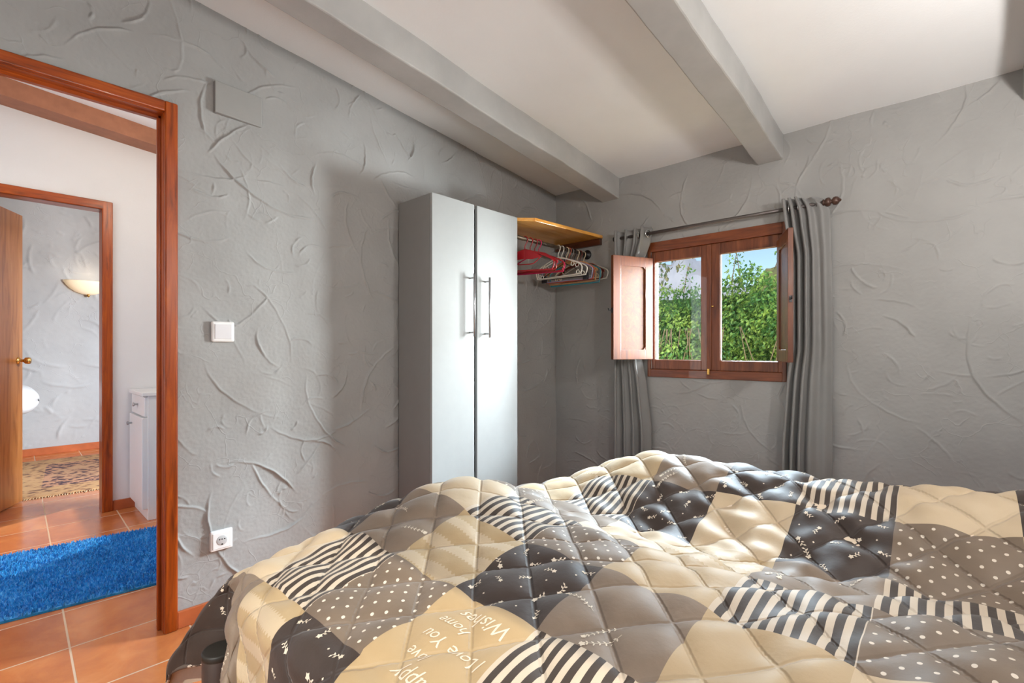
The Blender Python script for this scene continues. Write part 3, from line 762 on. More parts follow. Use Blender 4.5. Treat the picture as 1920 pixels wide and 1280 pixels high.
def right_path(z):
    xl = keyed(z, [(0.0, -0.695), (0.6, -0.686), (0.95, -0.662), (1.10, -0.642), (1.60, -0.642), (1.75, -0.664), (1.885, -0.676)])
    xr = keyed(z, [(0.0, -0.470), (1.2, -0.462), (1.78, -0.468), (1.84, -0.480), (1.885, -0.520)])
    amp = keyed(z, [(0, 0.038), (0.8, 0.034), (1.1, 0.028), (1.6, 0.028), (1.75, 0.038), (1.9, 0.040)])
    yc_ = keyed(z, [(0, 2.875), (1.1, 2.880), (1.6, 2.880), (1.78, 2.864), (1.9, 2.862)])
    out = []; n = 110
    for k in range(n+1):
        s = k/n
        if s < 0.62:
            q = s/0.62; ph = q*2*PI*3.0; f = 0.52*q
            y = yc_-amp*math.sin(ph+0.08*math.sin(z*2))*(1.0 if q < 0.95 else 1)
            wv = 0.010*math.sin(2*ph)
        else:
            q = (s-0.62)/0.38; f = 0.52+0.48*q; wv = 0
            y = yc_-amp*0.2*math.sin(q*PI*1.1)-0.014*math.sin(q*PI*3+z*0.7)*(1-q)+0.02*q*q
            if z > 1.80: y -= 0.02*q
        y = min(y, YB-0.010)
        out.append((xl+(xr-xl)*f+wv+0.002*math.sin(z*2+s*7), y, (-0.012*sst(0.6, 0.68, np.float64(s)) if z > 1.86 else 0.004*math.sin(s*40))*1.0))
    return out
curtain('grey eyelet curtain gathered behind the left shutter beside the shelf', left_path, 1.886, 0.05, 60,
        [(-1.452, ROD_Y-0.004, (1, -0.35, 0)), (-1.52, ROD_Y, (1, 0.3, 0)), (-1.60, ROD_Y, (1, -0.3, 0))])
curtain('grey eyelet curtain gathered behind the right shutter under the brown finial', right_path, 1.890, 0.05, 60,
        [(-0.655, ROD_Y, (1, 0.3, 0)), (-0.600, ROD_Y, (1, -0.3, 0))])

# ------------------------------------------------------------------ bed
t = thing('bed', 'double bed with dark round leg showing under the patchwork spread', 'bed', (-0.45, 1.2, 0))
BX0, BX1, BY0, BY1 = -1.40, 0.575, 0.515, 1.96
MB().box((BX0, BY0, 0.27), (BX1, BY1, 0.462), 0.05, 4).build('mattress', M_matt, t)
mb = MB()
for (lo, hi) in (((BX0-0.03, BY0-0.03, 0.195), (BX1, BY0+0.0, 0.262)), ((BX0-0.03, BY1, 0.195), (BX1, BY1+0.03, 0.262)), ((BX0-0.03, BY0-0.03, 0.195), (BX0, BY1+0.03, 0.262)), ((BX1-0.03, BY0, 0.195), (BX1, BY1, 0.262))): mb.box(lo, hi, 0.004, 1)
for k in range(9): mb.box((BX0+0.08+k*0.22, BY0-0.01, 0.255), (BX0+0.16+k*0.22, BY1+0.01, 0.272))
mb.build('frame', M_leg, t)
for (lx, ly) in ((-1.450, 0.418), (-1.430, 1.975), (0.53, 0.46), (0.53, 1.975)):
    lo = MB().lathe([(0.0, 0.0), (0.040, 0.0), (0.041, 0.01), (0.0415, 0.285), (0.040, 0.288)], (lx, ly, 0), 'z', 32).build('leg', M_leg, t)
    MB().lathe([(0.0415, 0.284), (0.0425, 0.288), (0.0425, 0.297), (0.0405, 0.300), (0.037, 0.3005), (0.0, 0.300)], (lx, ly, 0), 'z', 32).build('leg_cap', M_legcap, lo)

# ---- patchwork bedspread
U0, V0, U1, V1 = -1.42, 0.46, 0.592, 2.02
PW = 0.235
def Htop(u, v):
    h = 0.538+0*u
    h = h+0.050*np.exp(-((v-1.00)/0.30)**2)*sst(-1.55, -1.15, u)
    h = h+0.085*np.exp(-((v-1.06)/0.30)**2)*np.exp(-((u+1.22)/0.24)**2)
    rid = sst(-1.50, -0.85, u)
    h = h+0.145*np.exp(-((v-1.84)/0.25)**2)*rid
    h = h-0.030*np.exp(-((v-1.40)/0.14)**2)*(0.4+0.6*rid)
    h = h-0.055*np.exp(-((v-1.80)/0.30)**2)*(1-rid)
    h = h+0.050*sst(-0.35, 0.35, u)*sst(0.7, 1.2, v)
    h = h+0.008*np.sin(u*6.1+v*2.0)*np.sin(v*5.0+0.6)
    h = h-0.028*np.exp(-((v-V0)/0.09))-0.028*np.exp(-((u-U0)/0.10))
    h = h-0.06*np.exp(-((V1-v)/0.10))
    return h
def profile(pts):
    P = np.array(pts, float); d = np.r_[0, np.cumsum(np.linalg.norm(np.diff(P, axis=0), axis=1))]
    # smooth resample
    dd = np.linspace(0, d[-1], 200); Q = np.stack([np.interp(dd, d, P[:, k]) for k in range(3)], 1)
    ker = np.ones(31)/31
    for k in range(3):
        e = np.r_[2*Q[0, k]-Q[30:0:-1, k], Q[:, k], 2*Q[-1, k]-Q[-2:-32:-1, k]]; Q[:, k] = np.convolve(e, ker, 'same')[30:-30]
    def f(r):
        return np.stack([np.interp(r, dd, Q[:, k]) for k in range(3)], -1)
    return f
zc0 = float(Htop(np.array(U0), np.array(V0)))
Fp = profile([(U0, V0, zc0), (-1.475, 0.475, zc0-0.02), (-1.53, 0.450, 0.42), (-1.585, 0.410, 0.34), (-1.655, 0.345, 0.20), (-1.665, 0.340, 0.02)])
Gp = profile([(U0, V0, zc0), (-1.445, 0.470, 0.46), (-1.450, 0.488, 0.36), (-1.450, 0.490, 0.29), (-1.450, 0.490, 0.02)])
Np = profile([(U0, V0, zc0), (-1.375, 0.425, zc0-0.045), (-1.30, 0.395, 0.40), (-1.245, 0.372, 0.30), (-1.215, 0.360, 0.16), (-1.205, 0.358, 0.02)])
def off_drop(d, r=0.055, flare=0.06):
    a = np.minimum(d/r, PI/2); rest = np.maximum(d-r*PI/2, 0)
    return r*np.sin(a)+flare*rest, r*(1-np.cos(a))+rest
def S_base(u, v):
    du = np.maximum(U0-u, 0); dv = np.maximum(V0-v, 0); dw = np.maximum(v-V1, 0)
    uc, vc = np.maximum(u, U0), np.clip(v, V0, V1)
    z = Htop(uc, vc)
    on, dn = off_drop(dv); of, df = off_drop(du, 0.055, 0.30); ofar, dfar = off_drop(dw)
    P = np.stack([uc-of, vc-on+ofar, z-dn-df-dfar], -1)
    ripn = 0.012*np.sin(u*17)*np.clip(dv/0.25, 0, 1); P[..., 1] -= ripn
    ripf = 0.015*np.sin(v*15)*np.clip(du/0.25, 0, 1); P[..., 0] -= ripf
    # pull of the corner folds on the two drapes
    zu0 = z
    wn_ = np.exp(-((u-U0)/0.13)**2)*(u >= U0)
    base_n = np.stack([np.full_like(u, U0), V0-on, zc0-dn], -1)
    P = P + np.where((dv > 0)[..., None], (wn_[..., None])*(Np(dv)-base_n), 0)
    wf = np.exp(-((v-V0)/0.16)**2)*(v >= V0)
    base_f = np.stack([U0-of, np.full_like(u, V0), zc0-df], -1)
    P = P + np.where((du > 0)[..., None], (wf[..., None])*(Fp(du)-base_f), 0)
    q = (du > 0) & (dv > 0)
    rho = np.maximum(du, dv)
    s = np.where(dv <= du, 0.5*dv/np.maximum(du, 1e-9), 1-0.5*du/np.maximum(dv, 1e-9))
    F, G, N = Fp(rho), Gp(rho), Np(rho)
    a = sst(0.0, 0.55, s)[..., None]; b_ = sst(0.60, 1.0, s)[..., None]
    K = (F*(1-a)+G*a)*(1-b_)+N*b_
    P = np.where(q[..., None], K, P)
    return P, s, rho, q
step = PW/29
nu0, nu1 = int(math.floor((U0-0.52+1.06)/step)), int(math.floor((U1+1.06)/step))
us = -1.06+step*np.arange(nu0, nu1+1)
nv0, nv1 = int(math.floor((V0-0.46-0.71)/step)), int(math.floor((V1+0.30-0.71)/step))
vs = 0.71+step*np.arange(nv0, nv1+1)
UU, VV = np.meshgrid(us, vs)
PB, SS, RHO, QQ = S_base(UU, VV)
def grid_normals(P):
    a = np.gradient(P, axis=1); b_ = np.gradient(P, axis=0)
    n = np.cross(a, b_); return n/np.maximum(np.linalg.norm(n, axis=-1, keepdims=True), 1e-9)
NB = grid_normals(PB)
# quilting: puffed diamonds with sunk stitch lines
QS = 0.126
A_ = (UU+VV)/math.sqrt(2)/QS+0.32; B_ = (UU-VV)/math.sqrt(2)/QS+0.10
da, db = np.abs(A_-np.round(A_)), np.abs(B_-np.round(B_))
puff = (np.sin(np.minimum(da/0.42, 1)*PI/2)**0.62)*(np.sin(np.minimum(db/0.42, 1)*PI/2)**0.62)
rng = np.random.default_rng(2)
wr = np.zeros_like(UU)
for _ in range(34):
    a = rng.uniform(0, PI); k = rng.uniform(22, 85); cu, cv = rng.uniform(-1.6, 0.6), rng.uniform(0.3, 2.1)
    wr += rng.uniform(0.3, 1)*np.sin((UU*np.cos(a)+VV*np.sin(a))*k+rng.uniform(0, 6))*np.exp(-(((UU-cu)/0.35)**2+((VV-cv)/0.35)**2))
# little puckers running across the seams
puck = np.sin((A_+0.35*np.sin(B_*5))*34)*np.exp(-(db/0.10)**2)+np.sin((B_+0.35*np.sin(A_*5))*34)*np.exp(-(da/0.10)**2)
tight = np.where(VV < V0+0.02, 0.55, 1.0)
PD = PB + NB*((puff*0.0150*tight + wr*0.0042 + puck*0.0007)[..., None])
ND = grid_normals(PD)
def S_at(u, v, lift=0.0):
    """point on the finished spread at cloth coordinates, lifted off it"""
    fi = np.clip((u-us[0])/step, 0, len(us)-1.001); fj = np.clip((v-vs[0])/step, 0, len(vs)-1.001)
    i, j = fi.astype(int), fj.astype(int); a, b_ = (fi-i)[..., None], (fj-j)[..., None]
    def bl(T): return (T[j, i]*(1-a)+T[j, i+1]*a)*(1-b_)+(T[j+1, i]*(1-a)+T[j+1, i+1]*a)*b_
    return bl(PD)+bl(ND)*lift
# which patch is where: column, row counted from cloth point (-1.06, 0.71)
TYPES = ['C', 'T', 'L', 'D', 'S', 'K', 'F', 'P']
rows = {-3: {-4: 'K', -3: 'K', -2: 'F', -1: 'C', 0: 'S', 1: 'D', 2: 'C', 3: 'F'},
        -2: {-4: 'K', -3: 'K', -2: 'F', -1: 'L', 0: 'K', 1: 'T', 2: 'F', 3: 'L', 4: 'K', 5: 'C', 6: 'D'},
        -1: {-4: 'K', -3: 'K', -2: 'P', -1: 'S', 0: 'D', 1: 'T', 2: 'S', 3: 'F', 4: 'L', 5: 'S', 6: 'C'},
        0: {-4: 'F', -3: 'C', -2: 'K', -1: 'F', 0: 'L', 1: 'K', 2: 'F', 3: 'C', 4: 'P', 5: 'D', 6: 'K'},
        1: {-4: 'K', -3: 'S', -2: 'F', -1: 'P', 0: 'S', 1: 'D', 2: 'C', 3: 'S', 4: 'D', 5: 'C', 6: 'S'},
        2: {-4: 'C', -3: 'D', -2: 'C', -1: 'D', 0: 'F', 1: 'P', 2: 'L', 3: 'F', 4: 'S', 5: 'T', 6: 'D'},
        3: {-4: 'S', -3: 'K', -2: 'F', -1: 'C', 0: 'S', 1: 'K', 2: 'P', 3: 'K', 4: 'D', 5: 'C', 6: 'K'},
        4: {-4: 'P', -3: 'C', -2: 'S', -1: 'L', 0: 'C', 1: 'F', 2: 'K', 3: 'S', 4: 'P', 5: 'K', 6: 'F'},
        5: {-4: 'F', -3: 'D', -2: 'K', -1: 'S', 0: 'D', 1: 'C', 2: 'F', 3: 'P', 4: 'K', 5: 'S', 6: 'C'},
        6: {-3: 'C', -2: 'D', -1: 'F', 0: 'K', 1: 'S', 2: 'C', 3: 'D', 4: 'F', 5: 'K', 6: 'P'}}
def ptype(i, j): return rows.get(j, {}).get(i, 'CFKDP'[(i*3+j*7) % 5])

def cloth_mat(name, kind):
    t = NT(name); t.set(Roughness=0.58); t.b.inputs['Sheen Weight'].default_value = 0.14; t.b.inputs['Specular IOR Level'].default_value = 0.35
    uvn = t.n('ShaderNodeUVMap'); uvn.uv_map = 'uv'; uv = uvn.outputs[0]
    sp = t.n('ShaderNodeSeparateXYZ'); t.l(uv, sp.inputs[0])
    n = t.noise(uv, 9, 3)
    cream, cream2 = srgb(190, 167, 132), srgb(178, 152, 112)
    taupe_, brown_ = srgb(118, 106, 96), srgb(70, 60, 56)
    if kind in 'CT':
        c = t.ramp(n, [(0.3, cream2 if kind == 'T' else srgb(184, 160, 124)), (0.7, cream if kind == 'C' else srgb(184, 158, 118))])
    elif kind == 'P':
        c = t.ramp(n, [(0.3, srgb(198, 176, 144)), (0.7, srgb(206, 186, 156))])
    elif kind == 'L':
        # pale lace bands, wavy edged, across the patch
        q = t.math('DIVIDE', sp.outputs[1], PW/3.0)
        fr = t.math('FRACT', t.math('ADD', q, 50.15))
        wv = t.math('MULTIPLY', t.math('SINE', t.math('MULTIPLY', sp.outputs[0], 2*PI/0.012)), 0.035)
        d = t.math('ABSOLUTE', t.math('SUBTRACT', t.math('ADD', fr, wv), 0.5))
        m = t.math('LESS_THAN', d, 0.22)
        c = t.mix(t.math('MULTIPLY', m, 0.6), t.ramp(n, [(0.3, srgb(178, 153, 114)), (0.7, srgb(188, 163, 124))]), srgb(212, 194, 166))
    elif kind == 'D':
        sx = t.math('DIVIDE', sp.outputs[0], 0.030); sy = t.math('DIVIDE', sp.outputs[1], 0.030)
        ra = t.math('ADD', sx, sy); rb = t.math('SUBTRACT', sx, sy)
        def cc(s_): return t.math('SUBTRACT', t.math('FRACT', t.math('ADD', t.math('MULTIPLY', s_, 0.7071), 200)), 0.5)
        r2 = t.math('ADD', t.math('POWER', cc(ra), 2), t.math('POWER', cc(rb), 2))
        m = t.math('LESS_THAN', r2, 0.0165)
        c = t.mix(m, t.ramp(n, [(0.3, srgb(112, 96, 80)), (0.7, srgb(126, 109, 92))]), srgb(226, 214, 196))
    elif kind == 'S':
        fr = t.math('FRACT', t.math('ADD', t.math('DIVIDE', sp.outputs[0], PW/9), 90.2))
        m = t.math('LESS_THAN', fr, 0.52)
        c = t.mix(m, srgb(206, 190, 168), srgb(64, 54, 47))
    elif kind == 'K':
        c = t.ramp(n, [(0.3, srgb(56, 45, 39)), (0.7, srgb(67, 55, 48))])
    else:
        c = t.ramp(n, [(0.3, srgb(124, 107, 90)), (0.7, srgb(140, 122, 104))])
    # fine weave
    wv2 = t.noise(uv, 900, 1)
    t.base(t.mix(t.math('MULTIPLY', wv2, 0.10), c, (0.02, 0.02, 0.02, 1)))
    n3 = t.noise(uv, 45, 4, 0.6)
    def seam(sg, o_):
        q = t.math('MULTIPLY', t.math('ADD' if sg > 0 else 'SUBTRACT', sp.outputs[0], sp.outputs[1]), 1/(math.sqrt(2)*0.126))
        fr = t.math('FRACT', t.math('ADD', q, 60.5+o_)); d = t.math('ABSOLUTE', t.math('SUBTRACT', fr, 0.5))
        mr = t.n('ShaderNodeMapRange', interpolation_type='SMOOTHERSTEP'); t.l(d, mr.inputs[0]); mr.inputs[1].default_value = 0.0; mr.inputs[2].default_value = 0.055
        return mr.outputs[0]
    hs = t.math('MULTIPLY', seam(1, 0.32), seam(-1, 0.10))
    t.bump(t.math('ADD', t.math('MULTIPLY', n3, 0.30), t.math('MULTIPLY', hs, 1.2)), 0.55, 0.005)
    return t.m
PM = {'C': cloth_mat('cream_patch', 'C'), 'T': cloth_mat('written_patch', 'T'), 'L': cloth_mat('lace_patch', 'L'), 'D': cloth_mat('dotted_patch', 'D'),
      'S': cloth_mat('striped_patch', 'S'), 'K': cloth_mat('dark_floral_patch', 'K'), 'F': cloth_mat('taupe_floral_patch', 'F'), 'P': cloth_mat('pale_patch', 'P')}
M_print = plain('pale_print', srgb(226, 212, 190), 0.65, 0, 0.05, 0, 50)

nU, nV = len(us), len(vs); idx = np.arange(nU*nV).reshape(nV, nU)
quads = np.stack([idx[:-1, :-1], idx[:-1, 1:], idx[1:, 1:], idx[1:, :-1]], -1)
uc = (us[:-1]+us[1:])/2; vc = (vs[:-1]+vs[1:])/2
UC, VC = np.meshgrid(uc, vc)
_, s_c, rho_c, q_c = S_base(UC, VC)
cut = np.interp(s_c, [0.0, 0.05, 0.5, 0.9, 1.0], [0.50, 0.43, 0.215, 0.25, 0.40])
keep = ~(q_c & (rho_c > cut)) & ~((VC < V0-0.46)) & ~(UC < U0-0.50)
quads_k = quads[keep]
ci = np.floor((UC+1.06)/PW).astype(int)[keep]; cj = np.floor((VC-0.71)/PW).astype(int)[keep]
mi = np.array([TYPES.index(ptype(i, j)) for i, j in zip(ci, cj)])
SP = thing('bedspread', 'quilted patchwork bedspread in cream, taupe, stripes and dots over the bed', 'bedspread', (-0.45, 1.2, 0.5))
uvs = np.stack([UU, VV], -1).reshape(-1, 2)
# printed sprigs and lettering as thin faces lying on the cloth (part of the same mesh)
pv, pf = [], []
def lay(pts2, lift=0.0009):
    p = S_at(np.array([a for a, _ in pts2]), np.array([b for _, b in pts2]), lift); b0 = len(pv)
    pv.extend(p); return b0
def leafshape(cx, cy, ang_, l_, w_):
    c, s = math.cos(ang_), math.sin(ang_)
    pts = [(0, 0), (l_*0.5, w_), (l_, 0), (l_*0.5, -w_)]
    b0 = lay([(cx+x*c-y*s, cy+x*s+y*c) for x, y in pts]); pf.append((b0, b0+1, b0+2, b0+3))
def line(x0, y0, x1, y1, w_):
    dx, dy = x1-x0, y1-y0; L_ = math.hypot(dx, dy); nx, ny = -dy/L_*w_, dx/L_*w_
    b0 = lay([(x0+nx, y0+ny), (x1+nx, y1+ny), (x1-nx, y1-ny), (x0-nx, y0-ny)]); pf.append((b0, b0+1, b0+2, b0+3))
R_ = random.Random(5)
def sprig(cx, cy, a, s):
    for k in range(5): leafshape(cx, cy, a+k*2*PI/5, 0.0052*s, 0.0019*s)
    line(cx, cy, cx-0.016*s*math.cos(a+0.4), cy-0.016*s*math.sin(a+0.4), 0.0005*s)
    for k in range(4):
        f = 0.35+0.2*k; px_, py_ = cx-0.016*s*f*math.cos(a+0.4), cy-0.016*s*f*math.sin(a+0.4)
        leafshape(px_, py_, a+0.4+PI+(1 if k % 2 else -1)*0.9, 0.0062*s, 0.0014*s)
def dot(cx, cy, r):
    b0 = lay([(cx+r, cy), (cx, cy+r), (cx-r, cy), (cx, cy-r)]); pf.append((b0, b0+1, b0+2, b0+3))
def sweep(cx, cy, a, s):   # long flowering twig of the taupe patches
    px_, py_, aa = cx, cy, a
    for k in range(7):
        nx_, ny_ = px_+0.011*s*math.cos(aa), py_+0.011*s*math.sin(aa); line(px_, py_, nx_, ny_, 0.0005*s)
        for sg in (-1, 1): leafshape(nx_, ny_, aa+sg*0.9, 0.0075*s, 0.0018*s)
        px_, py_ = nx_, ny_; aa += R_.uniform(-0.3, 0.35)
    for k in range(5): leafshape(px_, py_, aa+k*2*PI/5, 0.0070*s, 0.0026*s)
def visible_cell(u, v):
    du, dv = U0-u, V0-v
    if du > 0 and dv > 0:
        return False
    return u < U1-0.01 and v > V0-0.42
for j in range(-3, 7):
    for i in range(-4, 8):
        ty = ptype(i, j); x0_, y0_ = -1.06+i*PW, 0.71+j*PW
        if ty == 'K':
            for a in range(5):
                for b_ in range(5):
                    cx, cy = x0_+(a+0.5+R_.uniform(-.2, .2))*PW/5, y0_+(b_+0.5+R_.uniform(-.2, .2))*PW/5
                    cx = min(max(cx, x0_+0.022), x0_+PW-0.022); cy = min(max(cy, y0_+0.022), y0_+PW-0.022)
                    q = (U0-cx > 0 and V0-cy > 0)
                    if q and max(U0-cx, V0-cy) > 0.2: continue
                    if (a+b_) % 2 == 0: sprig(cx, cy, R_.uniform(0, 6.28), R_.uniform(1.15, 1.5))
                    elif R_.random() < 0.6: dot(cx, cy, 0.0028)
        elif ty == 'F':
            for k in range(3):
                cx, cy = x0_+R_.uniform(0.05, 0.16), y0_+R_.uniform(0.05, 0.16)
                if not visible_cell(cx, cy): continue
                sweep(cx, cy, R_.uniform(0, 6.28), 1.0)
WORDS = [['I Love You', 'Happy', 'Wishes', 'smile', 'love'], ['Happy', 'love', 'I Love You', 'home', 'Wishes'], ['make me', 'Happy', 'Best Wishes', 'sweet home', 'smile']]
def lay_text(txt, cx, cy, size, maxw):
    cu = bpy.data.curves.new('lettering', 'FONT'); cu.body = txt; cu.size = size; cu.resolution_u = 2; cu.shear = 0.35
    ob = bpy.data.objects.new('lettering', cu); COL.objects.link(ob)
    dg = bpy.context.evaluated_depsgraph_get(); me = bpy.data.meshes.new_from_object(ob.evaluated_get(dg))
    bm = bmesh.new(); bm.from_mesh(me); bmesh.ops.triangulate(bm, faces=bm.faces)
    for _ in range(2):
        el = [e for e in bm.edges if e.calc_length() > 0.007]
        if el: bmesh.ops.subdivide_edges(bm, edges=el, cuts=1); bmesh.ops.triangulate(bm, faces=bm.faces)
    co = np.array([v.co[:2] for v in bm.verts])
    if len(co):
        wd = co[:, 0].max(); f = min(1, maxw/max(wd, 1e-6))
        x = cx-(co[:, 0]-wd/2)*f; y = cy-co[:, 1]*f
        p = S_at(x, y, 0.0009); b0 = len(pv); pv.extend(p)
        bm.verts.index_update()
        for f_ in bm.faces: pf.append(tuple(b0+v.index for v in f_.verts))
    bm.free(); bpy.data.objects.remove(ob); bpy.data.curves.remove(cu); bpy.data.meshes.remove(me)
kk = 0
for j in range(-3, 7):
    for i in range(-4, 8):
        if ptype(i, j) != 'T': continue
        x0_, y0_ = -1.06+i*PW, 0.71+j*PW
        if not visible_cell(x0_+PW/2, y0_+PW/2): continue
        for q, tx in enumerate(WORDS[kk % 3]):
            lay_text(tx, x0_+PW*(0.5+0.10*(-1)**q), y0_+0.030+q*0.043, 0.044 if q % 2 == 0 else 0.034, PW*0.70)
        kk += 1
tri = [f for f in pf if len(f) == 3]; qd = [f for f in pf if len(f) == 4]
# one mesh: cloth quads + print (triangles as degenerate-free quads are kept apart through bmesh join)
cloth = np_mesh('cover', PD.reshape(-1, 3), quads_k, [PM[k] for k in TYPES]+[M_print], SP, mi, True, uvs)
bm = bmesh.new(); bm.from_mesh(cloth.data)
bmesh.ops.delete(bm, geom=[v for v in bm.verts if not v.link_faces], context='VERTS')
off = woff(SP)
nv_ = [bm.verts.new(Vector(p)-off) for p in pv]
for f in tri+qd:
    try:
        nf = bm.faces.new([nv_[k] for k in f]); nf.material_index = len(TYPES); nf.smooth = True
    except ValueError: pass
bm.to_mesh(cloth.data); bm.free()
# pale lining on the underside
PL = PB - NB*0.006
M_lining = plain('beige_lining', srgb(226, 208, 184), 0.8, 0, 0.05, 0.1, 30)
st2 = keep.copy()
lin = np_mesh('lining', PL.reshape(-1, 3), quads[st2][:, ::-1], M_lining, SP)
bm = bmesh.new(); bm.from_mesh(lin.data); bmesh.ops.delete(bm, geom=[v for v in bm.verts if not v.link_faces], context='VERTS'); bm.to_mesh(lin.data); bm.free()
# dotted binding along the lifted corner hem and the foot drape
def binding_mat():
    t = NT('dotted_binding'); t.set(Roughness=0.6)
    v = t.coord(); vo = t.n('ShaderNodeTexVoronoi'); vo.inputs['Scale'].default_value = 55; t.l(v, vo.inputs['Vector'])
    m = t.math('LESS_THAN', vo.outputs['Distance'], 0.30)
    t.base(t.mix(m, srgb(92, 80, 72), srgb(214, 202, 186))); return t.m
hem = []
for s in np.linspace(0.03, 0.93, 40):
    r = float(np.interp(s, [0.0, 0.05, 0.5, 0.9, 1.0], [0.50, 0.43, 0.215, 0.25, 0.40]))
    if s <= 0.5: du_, dv_ = r, r*s*2
    else: dv_, du_ = r, r*(1-s)*2
    p, *_ = S_base(np.array(U0-du_), np.array(V0-dv_)); hem.append(tuple(p))
MB().tube(hem, 0.006, 8).build('binding', binding_mat(), SP)

# ------------------------------------------------------------------ bedside lamp and added fill lamp (on the head wall) and far bedroom lamp
def lamp_glass(name, col, strength):
    t = NT(name); t.set(Roughness=0.4); t.base(srgb(240, 226, 200))
    t.b.inputs['Emission Color'].default_value = col; t.b.inputs['Emission Strength'].default_value = strength
    return t.m
def sconce(cx, cy, cz, r, ax, label, mat, hgt, nodir):
    """half bowl on a wall; ax = +1 or -1: direction along x it stands off the wall"""
    t = thing('wall_lamp', label, 'wall lamp', (cx, cy, cz))
    prof = [(0.006, -hgt), (r*0.25, -hgt*0.97), (r*0.5, -hgt*0.83), (r*0.72, -hgt*0.60), (r*0.88, -hgt*0.34), (r*0.97, -hgt*0.12), (r, 0.0), (r*0.97, 0.0), (r*0.94, -hgt*0.12), (r*0.84, -hgt*0.34), (r*0.68, -hgt*0.58), (r*0.46, -hgt*0.80), (r*0.2, -hgt*0.93)]
    a0 = -PI/2 if ax > 0 else PI/2
    mb = MB(); cols = []
    seg = 28
    for k in range(seg+1):
        a = a0+PI*k/seg
        cols.append([Vector((cx+p*math.cos(a)*0.55, cy+p*math.sin(a), cz+h)) for p, h in prof])
    mb.grid(cols); mb.build('bowl', mat, t)
    pl_ = MB().box((cx-0.012 if ax > 0 else cx, cy-0.05, cz-hgt*0.9), (cx if ax > 0 else cx+0.012, cy+0.05, cz-0.01), 0.003, 1)
    pl_.build('wall_plate', M_wplas, t)
    MB().lathe([(0.0, -hgt-0.03), (0.008, -hgt-0.024), (0.018, -hgt-0.008), (0.012, -hgt+0.004), (0, -hgt+0.006)], (cx+ax*0.012, cy, cz), 'z', 16).build('finial', M_brass, t)
    return t
sconce(-7.010, 0.735, 1.845, 0.205, 1, 'glowing cream half-bowl lamp on the far bedroom wall', lamp_glass('lit_glass', (1.0, 0.70, 0.36, 1), 0.30), 0.145, 0)
M_bs = lamp_glass('lit_glass_head_wall', (1.0, 0.78, 0.5, 1), 1.2)
sconce(0.612, 1.72, 1.66, 0.16, -1, 'half-bowl bedside lamp on the head wall, nearer the window wall', M_bs, 0.12, 0)
sconce(0.612, 0.62, 1.66, 0.16, -1, 'half-bowl fill lamp added on the head wall, nearer the camera', M_bs, 0.12, 0)

# ------------------------------------------------------------------ hall things
def shag():
    t = NT('blue_shag'); t.set(Roughness=0.85); t.b.inputs['Sheen Weight'].default_value = 0.3
    v = t.coord(); n = t.noise(v, 60, 3); n2 = t.noise(v, 7, 2)
    f = t.math('ADD', t.math('MULTIPLY', n, 0.7), t.math('MULTIPLY', n2, 0.4))
    t.base(t.ramp(f, [(0.35, srgb(6, 112, 178)), (0.55, srgb(20, 148, 218)), (0.75, srgb(96, 190, 240))])); return t.m
M_blue = shag()
t = thing('blue_rug', 'bright blue shaggy runner on the hall floor', 'rug', (-3.24, 0.1, 0))
rng = np.random.default_rng(9); n = 46000
rl, rw = 2.1, 0.875; ra = math.radians(-7.5)
def rug_pt(a, b):
    return -3.245+b*math.cos(ra)-a*math.sin(ra)*-1*-1, 0.10+a*math.cos(ra)+b*math.sin(ra)
def rp(a, b):
    d = (math.sin(-ra), math.cos(ra)); p = (math.cos(ra), -math.sin(-ra))
    return -3.245+a*d[0]+b*p[0], 0.10+a*d[1]+b*p[1]
a = rng.uniform(-rl/2, rl/2, n); b = rng.uniform(-rw/2, rw/2, n)
x, y = rp(a, b); hh = rng.uniform(0.012, 0.021, n); tw = rng.uniform(0, 2*PI, n); ln = rng.uniform(0.002, 0.009, n); la = rng.uniform(0, 2*PI, n)
wd = 0.0032
V = np.zeros((n, 4, 3))
for k, (s_, q_) in enumerate(((1, 0), (-1, 0), (-0.55, 1), (0.55, 1))):
    V[:, k, 0] = x+s_*wd*np.cos(tw)+q_*ln*np.cos(la); V[:, k, 1] = y+s_*wd*np.sin(tw)+q_*ln*np.sin(la); V[:, k, 2] = 0.006+q_*hh
pile = np_mesh('pile', V.reshape(-1, 3), np.arange(4*n).reshape(n, 4), M_blue, t, smooth=False)
pile['kind'] = 'stuff'
c4 = [rp(-rl/2, -rw/2), rp(rl/2, -rw/2), rp(rl/2, rw/2), rp(-rl/2, rw/2)]
MB().prism([(q[0], q[1], 0.001) for q in c4], (0, 0, 0.010)).build('backing', M_blue, t)

t = thing('shoe_cabinet', 'slim white cabinet with drawer beside the inner doorway', 'cabinet', (-4.03, 0.82, 0))
cx0, cx1, cy0, cy1 = XH+0.012, -3.82, 0.672, 0.968
MB().box((cx0, cy0+0.018, 0.0), (cx1, cy1, 0.800), 0.002, 1).build('body', M_cab, t)
MB().box((cx0-0.0, cy0-0.014, 0.800), (cx1+0.014, cy1, 0.824), 0.004, 2).build('top', M_cab, t)
d = MB().box((cx0+0.004, cy0, 0.668), (cx1-0.002, cy0+0.020, 0.794), 0.003, 2).build('drawer', M_cab, t)
MB().lathe([(0.0, -0.030), (0.011, -0.028), (0.013, -0.022), (0.006, -0.014), (0.006, 0.002)], (-4.02, cy0, 0.735), 'y', 14).build('knob', M_steel, d)
d = MB().box((cx0+0.004, cy0-0.012, 0.075), (cx1-0.002, cy0+0.020, 0.660), 0.003, 2).build('door', M_cab, t)
MB().lathe([(0.0, -0.030), (0.011, -0.028), (0.013, -0.022), (0.006, -0.014), (0.006, 0.002)], (-4.14, cy0-0.012, 0.60), 'y', 14).build('knob', M_steel, d)

